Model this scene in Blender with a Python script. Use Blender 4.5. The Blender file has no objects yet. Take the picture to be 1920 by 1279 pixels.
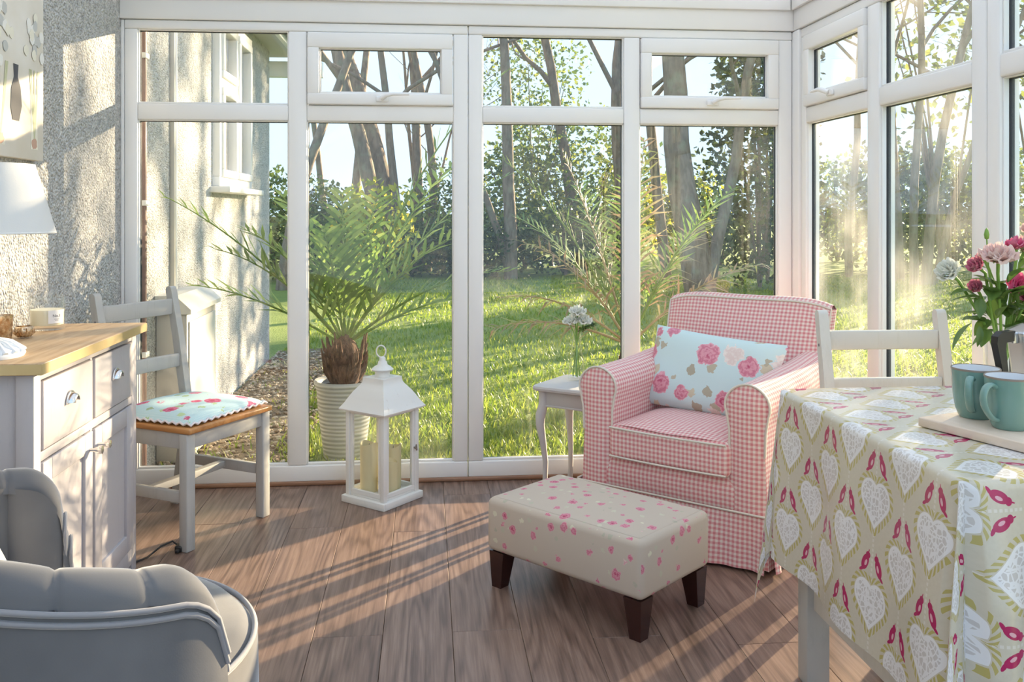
import bpy, bmesh, math, random
from mathutils import Vector, Matrix, noise
R = math.radians
random.seed(7)
scene = bpy.context.scene
C = bpy.data.collections.new('place'); scene.collection.children.link(C)

# ------------------------------------------------------------------ camera, world, sun, exposure
FOC = 1700.0; EYE = 1.22; HORIZON = 398.0
YAW = math.atan(160 / 1700)
cam_d = bpy.data.cameras.new('camera'); cam = bpy.data.objects.new('camera', cam_d); C.objects.link(cam)
cam_d.sensor_width = 36.0; cam_d.lens = 36.0 * FOC / 1920
cam_d.shift_y = -(639.5 - HORIZON) / 1920
cam_d.clip_start = 0.05; cam_d.clip_end = 400
cam.location = (0, 0, EYE); cam.rotation_euler = (R(90), 0, -YAW)
scene.camera = cam

SUN_AZ = R(46.4); SUN_EL = R(10.8)
sun_d = bpy.data.lights.new('sun', 'SUN'); sun = bpy.data.objects.new('sun', sun_d); C.objects.link(sun)
sun_d.energy = 14.0; sun_d.color = (1.0, 0.78, 0.52); sun_d.angle = R(0.7)
sd = Vector((math.sin(SUN_AZ) * math.cos(SUN_EL), math.cos(SUN_AZ) * math.cos(SUN_EL), math.sin(SUN_EL)))
sun.rotation_euler = sd.to_track_quat('Z', 'Y').to_euler()
sun.location = sd * 40

world = bpy.data.worlds.new('sky'); scene.world = world; world.use_nodes = True
wn = world.node_tree.nodes; wl = world.node_tree.links
bg = wn['Background']
tc = wn.new('ShaderNodeTexCoord'); sep = wn.new('ShaderNodeSeparateXYZ'); rmp = wn.new('ShaderNodeValToRGB')
wl.new(tc.outputs['Generated'], sep.inputs[0]); wl.new(sep.outputs['Z'], rmp.inputs[0]); wl.new(rmp.outputs[0], bg.inputs[0])
e = rmp.color_ramp.elements
e[0].position = 0.0; e[0].color = (0.62, 0.80, 1.0, 1)
e[1].position = 0.6; e[1].color = (0.50, 0.71, 1.0, 1)
bg.inputs[1].default_value = 0.92
vs = scene.view_settings
vs.view_transform = 'Standard'; vs.look = 'None'; vs.gamma = 1.0; vs.use_curve_mapping = False
vs.exposure = 0.8
try:
    scene.cycles.use_denoising = True
    scene.cycles.max_bounces = 10; scene.cycles.transparent_max_bounces = 24
    scene.cycles.sample_clamp_indirect = 6.0
except Exception: pass

def gx(u, y):
    """world x of image column u at world depth y (the calibrated camera)"""
    s = (u - 960) / FOC
    rx = math.sin(YAW) + s * math.cos(YAW); ry = math.cos(YAW) - s * math.sin(YAW)
    return y * rx / ry

# ------------------------------------------------------------------ node expression helper
class NT:
    def __init__(s, name):
        s.m = bpy.data.materials.new(name); s.m.use_nodes = True
        s.t = s.m.node_tree; s.n = s.t.nodes; s.l = s.t.links
        s.b = s.n['Principled BSDF']; s.out = s.n['Material Output']
    def node(s, typ, **kw):
        n = s.n.new(typ)
        for k, v in kw.items(): setattr(n, k, v)
        return n
    def link(s, a, b): s.l.new(a.s if isinstance(a, V) else a, b)
    def set(s, **kw):
        for k, v in kw.items():
            k = {'color': 'Base Color', 'rough': 'Roughness', 'metal': 'Metallic', 'spec': 'Specular IOR Level', 'trans': 'Transmission Weight', 'sheen': 'Sheen Weight', 'coat': 'Coat Weight', 'sub': 'Subsurface Weight'}.get(k, k)
            inp = s.b.inputs[k]
            if isinstance(v, V): s.l.new(v.s, inp)
            elif isinstance(v, tuple) and len(v) == 3: inp.default_value = (*v, 1)
            else: inp.default_value = v
        return s
    def coord(s, kind='Object'):
        return s.node('ShaderNodeTexCoord').outputs[kind]
    def xyz(s, sock):
        n = s.node('ShaderNodeSeparateXYZ'); s.l.new(sock, n.inputs[0])
        return [V(s, n.outputs[i]) for i in range(3)]
    def comb(s, x, y, z=0):
        n = s.node('ShaderNodeCombineXYZ')
        for i, v in enumerate((x, y, z)):
            if isinstance(v, V): s.l.new(v.s, n.inputs[i])
            else: n.inputs[i].default_value = v
        return n.outputs[0]
    def noise(s, vec, scale=5, detail=3, rough=0.5, out='Fac'):
        n = s.node('ShaderNodeTexNoise'); s.l.new(vec, n.inputs['Vector'])
        n.inputs['Scale'].default_value = scale; n.inputs['Detail'].default_value = detail; n.inputs['Roughness'].default_value = rough
        return V(s, n.outputs[out])
    def voro(s, vec, scale=5, feature='F1', rand=1.0):
        n = s.node('ShaderNodeTexVoronoi', feature=feature); s.l.new(vec, n.inputs['Vector'])
        n.inputs['Scale'].default_value = scale; n.inputs['Randomness'].default_value = rand
        return n
    def ramp(s, fac, *stops):
        n = s.node('ShaderNodeValToRGB'); s.link(fac, n.inputs[0])
        el = n.color_ramp.elements
        while len(el) < len(stops): el.new(0.5)
        for e_, (p, c) in zip(el, stops): e_.position = p; e_.color = (*c, 1)
        return V(s, n.outputs[0])
    def mix(s, fac, a, b):
        n = s.node('ShaderNodeMix', data_type='RGBA')
        for sock, v in ((n.inputs[0], fac), (n.inputs[6], a), (n.inputs[7], b)):
            if isinstance(v, V): s.l.new(v.s, sock)
            elif isinstance(v, tuple): sock.default_value = (*v, 1)
            else: sock.default_value = v
        return V(s, n.outputs[2])
    def bump(s, h, strength=0.3, dist=0.01):
        n = s.node('ShaderNodeBump'); s.link(h, n.inputs['Height'])
        n.inputs['Strength'].default_value = strength; n.inputs['Distance'].default_value = dist
        s.l.new(n.outputs[0], s.b.inputs['Normal']); return s
    def rnd(s): return V(s, s.node('ShaderNodeObjectInfo').outputs['Random'])
    def island(s): return V(s, s.node('ShaderNodeNewGeometry').outputs['Random Per Island'])
class V:
    def __init__(s, t, sock): s.t = t; s.s = sock
    def _m(s, op, *a):
        n = s.t.n.new('ShaderNodeMath'); n.operation = op
        for i, v in enumerate((s, *a)):
            if isinstance(v, V): s.t.l.new(v.s, n.inputs[i])
            else: n.inputs[i].default_value = v
        return V(s.t, n.outputs[0])
    def __add__(s, o): return s._m('ADD', o)
    __radd__ = __add__
    def __sub__(s, o): return s._m('SUBTRACT', o)
    def __rsub__(s, o): return (s * -1) + o
    def __mul__(s, o): return s._m('MULTIPLY', o)
    __rmul__ = __mul__
    def __truediv__(s, o): return s._m('DIVIDE', o)
    def lt(s, o): return s._m('LESS_THAN', o)
    def gt(s, o): return s._m('GREATER_THAN', o)
    def abs(s): return s._m('ABSOLUTE')
    def sin(s): return s._m('SINE')
    def sqrt(s): return s._m('SQRT')
    def frac(s): return s._m('FRACT')
    def floor(s): return s._m('FLOOR')
    def mn(s, o): return s._m('MINIMUM', o)
    def mx(s, o): return s._m('MAXIMUM', o)
    def atan2(s, o): return s._m('ARCTAN2', o)
    def pw(s, o): return s._m('POWER', o)
    def sstep(s, a, b):
        n = s.t.n.new('ShaderNodeMapRange'); n.interpolation_type = 'SMOOTHSTEP'
        s.t.l.new(s.s, n.inputs[0]); n.inputs[1].default_value = a; n.inputs[2].default_value = b
        return V(s.t, n.outputs[0])

M = {}
def plain(name, col, rough=0.5, metal=0.0, **kw):
    t = NT(name); t.set(color=col, rough=rough, metal=metal, **kw); M[name] = t.m; return t

# ------------------------------------------------------------------ materials
plain('upvc', (0.88, 0.865, 0.84), 0.28)
plain('gasket', (0.03, 0.03, 0.035), 0.6)
plain('white_paint', (0.80, 0.79, 0.76), 0.45)
plain('handle_white', (0.88, 0.88, 0.88), 0.25)
plain('chrome', (0.72, 0.71, 0.70), 0.18, 1.0)
plain('aluminium', (0.70, 0.71, 0.72), 0.28, 1.0)
plain('black_plastic', (0.015, 0.014, 0.014), 0.4)
plain('dark_leg', (0.035, 0.010, 0.008), 0.22)
plain('candle', (0.80, 0.70, 0.42), 0.5, sub=0.0)
plain('candle_cream', (0.86, 0.80, 0.62), 0.5)
plain('label_paper', (0.85, 0.83, 0.82), 0.6)
plain('print_ink', (0.12, 0.11, 0.12), 0.6)
plain('mug_glaze', (0.17, 0.31, 0.27), 0.18, coat=0.4)
plain('mug_inside', (0.80, 0.83, 0.86), 0.2)
plain('mug_rim', (0.24, 0.19, 0.15), 0.3)
plain('stem', (0.20, 0.36, 0.06), 0.5)
plain('brown_pipe', (0.20, 0.11, 0.09), 0.45)
plain('beige_pipe', (0.55, 0.52, 0.47), 0.5)
plain('piping', (0.72, 0.66, 0.57), 0.8)
plain('ricrac', (0.85, 0.78, 0.78), 0.9)
plain('velvet_pipe', (0.26, 0.25, 0.26), 0.7, sheen=0.5)
plain('soil', (0.05, 0.035, 0.025), 0.95)
plain('lace_white', (0.86, 0.85, 0.83), 0.8)
plain('roof_white', (0.80, 0.80, 0.80), 0.5)
plain('wire', (0.06, 0.06, 0.07), 0.6)

def glass_mat(name, dirt=0.0, tint=(0.97, 0.985, 0.975), rough=0.0):
    t = NT(name); t.n.remove(t.b)
    tr = t.node('ShaderNodeBsdfTransparent'); tr.inputs[0].default_value = (*tint, 1)
    gl = t.node('ShaderNodeBsdfGlossy'); gl.inputs['Roughness'].default_value = rough; gl.inputs[0].default_value = (1, 1, 1, 1)
    ge = t.node('ShaderNodeNewGeometry'); dt_ = t.node('ShaderNodeVectorMath', operation='DOT_PRODUCT'); t.l.new(ge.outputs['Incoming'], dt_.inputs[0]); t.l.new(ge.outputs['Normal'], dt_.inputs[1])
    fre = (1 - V(t, dt_.outputs['Value']).abs()).pw(5.0) * 0.97 + 0.024
    mx = t.node('ShaderNodeMixShader'); t.link(fre, mx.inputs[0]); t.l.new(tr.outputs[0], mx.inputs[1]); t.l.new(gl.outputs[0], mx.inputs[2])
    last = mx.outputs[0]
    if dirt:
        co = t.coord('Object'); x, y, z = t.xyz(co)
        streak = t.noise(t.comb(x * 60, y * 60, z * 3), 1.0, 4, 0.6).sstep(0.35, 0.8)
        cloud = t.noise(co, 2.3, 4, 0.6).sstep(0.35, 0.75)
        fac = (streak * 0.5 + 0.5) * (cloud * 0.9 + 0.1) * dirt
        df = t.node('ShaderNodeBsdfTranslucent'); df.inputs[0].default_value = (0.9, 0.88, 0.84, 1)
        m2 = t.node('ShaderNodeMixShader'); t.link(fac, m2.inputs[0]); t.l.new(last, m2.inputs[1]); t.l.new(df.outputs[0], m2.inputs[2])
        last = m2.outputs[0]
    t.l.new(last, t.out.inputs[0]); M[name] = t.m
glass_mat('pane_glass', 0.035); glass_mat('pane_glass_dusty', 0.22); glass_mat('clear_glass', 0.0, (0.985, 0.99, 0.985))

# pebbledash
t = NT('pebbledash'); co = t.coord('Object')
v1 = t.voro(co, 95); d1 = V(t, v1.outputs['Distance']); n1 = t.noise(co, 40, 4, 0.65); n2 = t.noise(co, 170, 2)
colr = t.ramp(n1 * 0.6 + n2 * 0.4, (0.34, (0.33, 0.325, 0.315)), (0.47, (0.60, 0.59, 0.57)), (0.60, (0.76, 0.75, 0.72)))
t.set(color=colr, rough=0.85); t.bump((1 - d1) * 0.7 + n1 * 0.8, 1.0, 0.02); M['pebbledash'] = t.m

# laminate planks (grain runs along local y, every plank differs by its object random)
t = NT('laminate'); x, y, z = t.xyz(t.coord('Object')); r = t.rnd()
w = t.noise(t.comb(x * 7 + r * 37, y * 0.75 + r * 91, r * 13), 1.0, 2, 0.5)
ring = (((w * 70 + x * 10) * 1.0).sin() * 0.5 + 0.5).pw(2.0)
fine = t.noise(t.comb(x * 120 + r * 17, y * 4, r * 7), 1.0, 3, 0.6)
blot = t.noise(t.comb(x * 3 + r * 5, y * 2.2 + r * 3, r), 2.0, 2)
g = 0.92 - ring * 0.20 - fine * 0.68 + (blot - 0.5) * 0.3
colr = t.ramp(g, (0.30, (0.105, 0.062, 0.045)), (0.55, (0.215, 0.135, 0.100)), (0.78, (0.34, 0.230, 0.175)))
colr = t.mix((r - 0.5).abs() * 0.5, colr, (0.30, 0.20, 0.155))
t.set(color=colr, rough=fine * 0.16 + 0.30, spec=0.5); t.bump(g, 0.10, 0.002); M['laminate'] = t.m

def wood(name, a, b, c, sx=60, sy=2.5, rough=0.45):
    t = NT(name); x, y, z = t.xyz(t.coord('Object'))
    f = t.noise(t.comb(x * sx, y * sy, z * sx), 1.0, 4, 0.6)
    t.set(color=t.ramp(f, (0.3, a), (0.5, b), (0.7, c)), rough=rough); t.bump(f, 0.08, 0.002); M[name] = t.m
wood('oak_top', (0.42, 0.27, 0.15), (0.52, 0.36, 0.21), (0.60, 0.44, 0.28))
wood('oak_edge', (0.42, 0.30, 0.12), (0.58, 0.43, 0.20), (0.66, 0.52, 0.28), 2.5, 2.5)
wood('pine', (0.42, 0.17, 0.05), (0.55, 0.25, 0.08), (0.62, 0.32, 0.12), 40, 3, 0.3)
wood('board_wood', (0.66, 0.52, 0.40), (0.72, 0.59, 0.47), (0.78, 0.66, 0.55), 30, 4)
wood('threshold', (0.22, 0.11, 0.06), (0.32, 0.17, 0.10), (0.40, 0.23, 0.14), 4, 30)
def painted(name, col, wear, amt=0.55):
    t = NT(name); co = t.coord('Object'); x, y, z = t.xyz(co)
    n = t.noise(t.comb(x * 30, y * 30, z * 6), 1.0, 5, 0.7).sstep(amt, amt + 0.14)
    t.set(color=t.mix(n * 0.75, col, wear), rough=0.55); t.bump(n, 0.15, 0.002); M[name] = t.m
painted('grey_paint', (0.50, 0.49, 0.46), (0.46, 0.45, 0.42), 0.5)
painted('cream_paint', (0.68, 0.66, 0.61), (0.64, 0.62, 0.56), 0.5)
painted('cabinet_paint', (0.50, 0.47, 0.48), (0.48, 0.45, 0.46), 0.5)
painted('lantern_white', (0.80, 0.79, 0.75), (0.50, 0.43, 0.36), 0.62)
painted('side_table_paint', (0.58, 0.56, 0.54), (0.36, 0.31, 0.28), 0.66)
plain('groove', (0.20, 0.19, 0.21), 0.7)
t = NT('pot_glaze'); x, y, z = t.xyz(t.coord('Object'))
rg = ((z * 300) + t.noise(t.comb(x * 3, y * 3, z * 10), 1, 2) * 6).sin() * 0.5 + 0.5
t.set(color=t.ramp(rg, (0.0, (0.38, 0.38, 0.36)), (1.0, (0.58, 0.58, 0.55))), rough=0.5); t.bump(rg, 0.5, 0.004); M['pot_glaze'] = t.m

# velvet
t = NT('velvet'); co = t.coord('Object'); n = t.noise(co, 3.5, 3, 0.6)
t.set(color=t.ramp(n, (0.3, (0.095, 0.093, 0.098)), (0.7, (0.16, 0.156, 0.16))), rough=0.75, sheen=0.9)
t.b.inputs['Sheen Roughness'].default_value = 0.35; t.bump(t.noise(co, 400, 2), 0.08, 0.001); M['velvet'] = t.m
t = plain('white_fabric', (0.78, 0.79, 0.81), 0.9); t.bump(t.noise(t.coord('Object'), 300, 2), 0.2, 0.001)
t = plain('shade_fabric', (0.72, 0.71, 0.69), 0.9); t.bump(t.noise(t.coord('Object'), 260, 2), 0.15, 0.001)

# gingham: uv in metres
t = NT('gingham'); u, v, _ = t.xyz(t.coord('UV')); P = 0.0165
su = (u / P).frac().lt(0.5); sv = (v / P).frac().lt(0.5); wv = t.noise(t.coord('UV'), 900, 2) * 0.12
t.set(color=t.ramp((su + sv) * 0.5 + wv - 0.06, (0.0, (0.82, 0.70, 0.64)), (0.5, (0.76, 0.44, 0.42)), (1.0, (0.66, 0.235, 0.25))), rough=0.9, sheen=0.2)
t.bump(t.noise(t.coord('UV'), 60, 3), 0.25, 0.004); M['gingham'] = t.m

# printed flowers: scattered blooms made of voronoi cells
def floral(name, base, scale, petals, size, leaf, dots=None, leafamt=0.5):
    t = NT(name); uv = t.coord('UV')
    wob = t.noise(uv, scale * 5, 3, out='Color')
    mx = t.node('ShaderNodeMix', data_type='VECTOR'); mx.inputs[0].default_value = 0.035 * 10 / scale
    t.l.new(uv, mx.inputs[4]); t.l.new(wob.s, mx.inputs[5]); uvw = mx.outputs[1]
    col = t.mix(0.0, base, base)
    if dots:
        dd = V(t, t.voro(uv, dots, rand=0.0).outputs['Distance']); col = t.mix(dd.lt(0.22) * 0.6, col, (0.85, 0.88, 0.88))
    vl = t.voro(uvw, scale * 1.7); dl = V(t, vl.outputs['Distance']); cl = t.xyz(vl.outputs['Color'])
    lf = dl.lt(0.30) * cl[0].lt(leafamt)
    col = t.mix(lf * 0.85, col, t.mix(cl[1], leaf, tuple(min(1, k * 1.7) for k in leaf)))
    vf = t.voro(uvw, scale, rand=0.85); df = V(t, vf.outputs['Distance']); cf = t.xyz(vf.outputs['Color'])
    rr = cf[1] * 0.5 + 0.5
    inside = (df / rr).lt(size); keep = cf[0].lt(0.88)
    ringp = ((df / rr) * (30 / size * 0.45) + t.noise(uv, scale * 9, 2) * 7).sin() * 0.5 + 0.5
    pc = t.mix(cf[2].gt(0.55), petals[0], petals[1]); dark = t.mix(cf[2].gt(0.55), petals[2], petals[3])
    core = 1 - (df / rr).sstep(0.0, size)
    bl = t.mix((ringp * 0.55 + core * 0.55).mn(1.0), pc, dark)
    col = t.mix(inside * keep, col, bl)
    t.set(color=col, rough=0.85); t.bump(t.noise(uv, 500, 2), 0.1, 0.001); M[name] = t.m
floral('floral_blue', (0.60, 0.74, 0.74), 8.5, ((0.80, 0.42, 0.48), (0.84, 0.76, 0.70), (0.52, 0.07, 0.15), (0.70, 0.52, 0.48)), 0.54, (0.40, 0.33, 0.22), leafamt=0.75)
floral('floral_seat', (0.56, 0.74, 0.73), 12.5, ((0.78, 0.26, 0.36), (0.72, 0.12, 0.22), (0.55, 0.03, 0.11), (0.85, 0.45, 0.5)), 0.42, (0.34, 0.42, 0.18), dots=150)
floral('floral_stool', (0.56, 0.47, 0.38), 21, ((0.72, 0.36, 0.40), (0.74, 0.55, 0.52), (0.50, 0.06, 0.14), (0.58, 0.14, 0.22)), 0.36, (0.42, 0.40, 0.30), leafamt=0.25)

# oilcloth with leaf-bordered hearts and pairs of birds (uv in metres)
t = NT('oilcloth'); u, v, _ = t.xyz(t.coord('UV'))
PU, PV = 0.222, 0.210
def heart(t, x, y, sc, y0):
    px = (x / sc).abs(); py = (y - y0) / sc
    a = ((px - 0.25) * (px - 0.25) + (py - 0.75) * (py - 0.75)).sqrt() - 0.35355
    b1 = px * px + (py - 1) * (py - 1)
    mm = ((px + py).mx(0.0)) * 0.5
    b2 = (px - mm) * (px - mm) + (py - mm) * (py - mm)
    sg = (px - py).gt(0.0) * 2 - 1
    b = b1.mn(b2).sqrt() * sg
    sel = (px + py).gt(1.0)
    return (a * sel + b * (1 - sel)) * sc
def ell(x, y, cx, cy, a, b, th):
    c, s = math.cos(th), math.sin(th)
    dx = x - cx; dy = y - cy
    p = (dx * c + dy * s) / a; q = (dy * c - dx * s) / b
    return (p * p + q * q).lt(1.0)
lace = V(t, t.voro(t.comb(u, v), 85, 'DISTANCE_TO_EDGE').outputs['Distance']).lt(0.10)
col = t.mix(t.noise(t.comb(u, v), 120, 3), (0.56, 0.51, 0.40), (0.64, 0.59, 0.48))
chain = ((u / PU * 2).frac() - 0.5).abs().gt(0.475) * ((v * 620).sin().gt(-0.3))
col = t.mix(chain * 0.45, col, (0.80, 0.77, 0.74))
for off in (0.0, 0.5):
    x = ((u / PU + off).frac() - 0.5) * PU; y = ((v / PV + off).frac() - 0.5) * PV
    dh = heart(t, x, y, 0.090, -0.078)
    ang = (y + 0.02).atan2(x)
    leafw = ((ang * 24 + (x.gt(0) * 2 - 1) * dh * 300).sin())
    leaf = dh.gt(0.002) * dh.lt(0.014) * leafw.gt(-0.15)
    inner = dh.lt(0.0)
    bars = ((x.abs() - 0.014).abs().lt(0.002) + (y + 0.012).abs().lt(0.002) * x.abs().lt(0.014)).mn(1.0) * dh.lt(-0.008)
    rim = dh.gt(-0.006) * dh.lt(0.0)
    col = t.mix(inner, col, (0.60, 0.57, 0.55))
    col = t.mix(inner * ((lace + bars + rim).mn(1.0)), col, (0.80, 0.79, 0.79))
    col = t.mix(leaf, col, (0.47, 0.40, 0.14))
    ax = x.abs()
    bird = ell(ax, y, 0.023, 0.056, 0.019, 0.0105, R(115)).mx(ell(ax, y, 0.0145, 0.073, 0.0075, 0.007, 0)).mx(ell(ax, y, 0.0335, 0.0385, 0.009, 0.0035, R(150))).mx(ell(ax, y, 0.0125, 0.081, 0.0015, 0.005, 0.3))
    wing = ell(ax, y, 0.0205, 0.055, 0.0075, 0.0035, R(115))
    col = t.mix(bird, col, (0.42, 0.010, 0.10)); col = t.mix(wing, col, (0.72, 0.40, 0.46))
t.set(color=col, rough=0.27, coat=0.25); t.b.inputs['Coat Roughness'].default_value = 0.18
t.bump(t.noise(t.comb(u, v), 9, 3), 0.25, 0.01); M['oilcloth'] = t.m

# plants / ground
def leafmat(name, a, b, c, trans=0.45, rough=0.45):
    t = NT(name); i = t.island()
    col = t.ramp(i, (0.1, a), (0.5, b), (0.9, c))
    t.set(color=col, rough=rough)
    tl = t.node('ShaderNodeBsdfTranslucent'); t.link(col, tl.inputs[0])
    ms = t.node('ShaderNodeMixShader'); ms.inputs[0].default_value = trans
    t.l.new(t.b.outputs[0], ms.inputs[1]); t.l.new(tl.outputs[0], ms.inputs[2]); t.l.new(ms.outputs[0], t.out.inputs[0]); M[name] = t.m
leafmat('palm_leaf', (0.13, 0.22, 0.045), (0.22, 0.34, 0.07), (0.36, 0.46, 0.12))
leafmat('dry_leaf', (0.34, 0.22, 0.13), (0.45, 0.33, 0.20), (0.34, 0.36, 0.12), 0.35)
leafmat('grass_blade', (0.17, 0.26, 0.035), (0.27, 0.36, 0.05), (0.40, 0.44, 0.08), 0.5)
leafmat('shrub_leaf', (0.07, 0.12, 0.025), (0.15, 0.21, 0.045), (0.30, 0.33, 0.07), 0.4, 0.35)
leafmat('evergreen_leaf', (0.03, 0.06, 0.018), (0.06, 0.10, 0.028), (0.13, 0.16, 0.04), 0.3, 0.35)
leafmat('yellow_leaf', (0.30, 0.34, 0.04), (0.55, 0.48, 0.05), (0.22, 0.30, 0.05), 0.5)
leafmat('rose_leaf', (0.05, 0.11, 0.03), (0.09, 0.17, 0.04), (0.20, 0.30, 0.07), 0.35, 0.3)
leafmat('petal_blush', (0.82, 0.58, 0.54), (0.86, 0.66, 0.60), (0.88, 0.74, 0.68), 0.35, 0.6)
leafmat('petal_pink', (0.75, 0.09, 0.25), (0.80, 0.20, 0.36), (0.84, 0.32, 0.45), 0.35, 0.6)
leafmat('petal_dusty', (0.62, 0.16, 0.26), (0.70, 0.28, 0.35), (0.76, 0.38, 0.42), 0.35, 0.6)
leafmat('petal_white', (0.82, 0.83, 0.72), (0.86, 0.86, 0.78), (0.90, 0.90, 0.86), 0.35, 0.6)
t = NT('bark'); x, y, z = t.xyz(t.coord('Object')); n = t.noise(t.comb(x * 9, y * 9, z * 2.2), 1.5, 5, 0.65); n2 = t.noise(t.coord('Object'), 5, 3)
t.set(color=t.mix(n2.sstep(0.5, 0.7) * 0.6, t.ramp(n, (0.3, (0.13, 0.095, 0.065)), (0.7, (0.32, 0.245, 0.18))), (0.26, 0.27, 0.18)), rough=0.9); t.bump(n, 0.7, 0.04); M['bark'] = t.m
t = NT('fibre'); x, y, z = t.xyz(t.coord('Object')); n = t.noise(t.comb(x * 40, y * 40, z * 14), 1.5, 4, 0.7)
t.set(color=t.ramp(n, (0.3, (0.05, 0.025, 0.015)), (0.7, (0.24, 0.13, 0.08))), rough=0.95); t.bump(n, 0.9, 0.02); M['fibre'] = t.m
t = NT('lawn'); co = t.coord('Object'); n = t.noise(co, 0.8, 4, 0.6); n2 = t.noise(co, 45, 3, 0.7)
t.set(color=t.ramp(n * 0.5 + n2 * 0.5, (0.32, (0.10, 0.15, 0.025)), (0.5, (0.22, 0.29, 0.05)), (0.68, (0.36, 0.40, 0.08))), rough=0.85); t.bump(n2, 0.8, 0.05); M['lawn'] = t.m
t = NT('gravel'); i = t.island(); t.set(color=t.ramp(i, (0.0, (0.16, 0.11, 0.07)), (0.5, (0.34, 0.26, 0.18)), (1.0, (0.52, 0.45, 0.36))), rough=0.85); M['gravel'] = t.m
t = NT('earth'); n = t.noise(t.coord('Object'), 30, 4, 0.7); t.set(color=t.ramp(n, (0.3, (0.09, 0.065, 0.04)), (0.7, (0.25, 0.19, 0.12))), rough=0.95); t.bump(n, 0.8, 0.03); M['earth'] = t.m
t = NT('mercury'); co = t.coord('Object'); n = t.noise(co, 60, 4, 0.7)
t.set(color=t.ramp(n, (0.35, (0.45, 0.26, 0.13)), (0.6, (0.85, 0.68, 0.48))), rough=n * 0.5, metal=1.0); M['mercury'] = t.m
t = NT('canvas'); u, v, _ = t.xyz(t.coord('UV')); n = t.noise(t.coord('UV'), 4, 4)
t.set(color=t.ramp(n, (0.35, (0.72, 0.66, 0.56)), (0.65, (0.80, 0.76, 0.70))), rough=0.8); t.bump(t.noise(t.coord('UV'), 350, 2), 0.2, 0.001); M['canvas'] = t.m
for nm, c in (('paint_white', (0.84, 0.82, 0.78)), ('paint_grey', (0.55, 0.55, 0.53)), ('paint_dark', (0.08, 0.08, 0.09)), ('paint_stem', (0.58, 0.58, 0.38)), ('paint_bulb', (0.60, 0.38, 0.28)), ('paint_cream', (0.82, 0.78, 0.66))):
    plain(nm, c, 0.7)
t = NT('polycarbonate'); t.n.remove(t.b); tl = t.node('ShaderNodeBsdfTranslucent'); tl.inputs[0].default_value = (0.80, 0.82, 0.84, 1); t.l.new(tl.outputs[0], t.out.inputs[0]); M['polycarbonate'] = t.m

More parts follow.
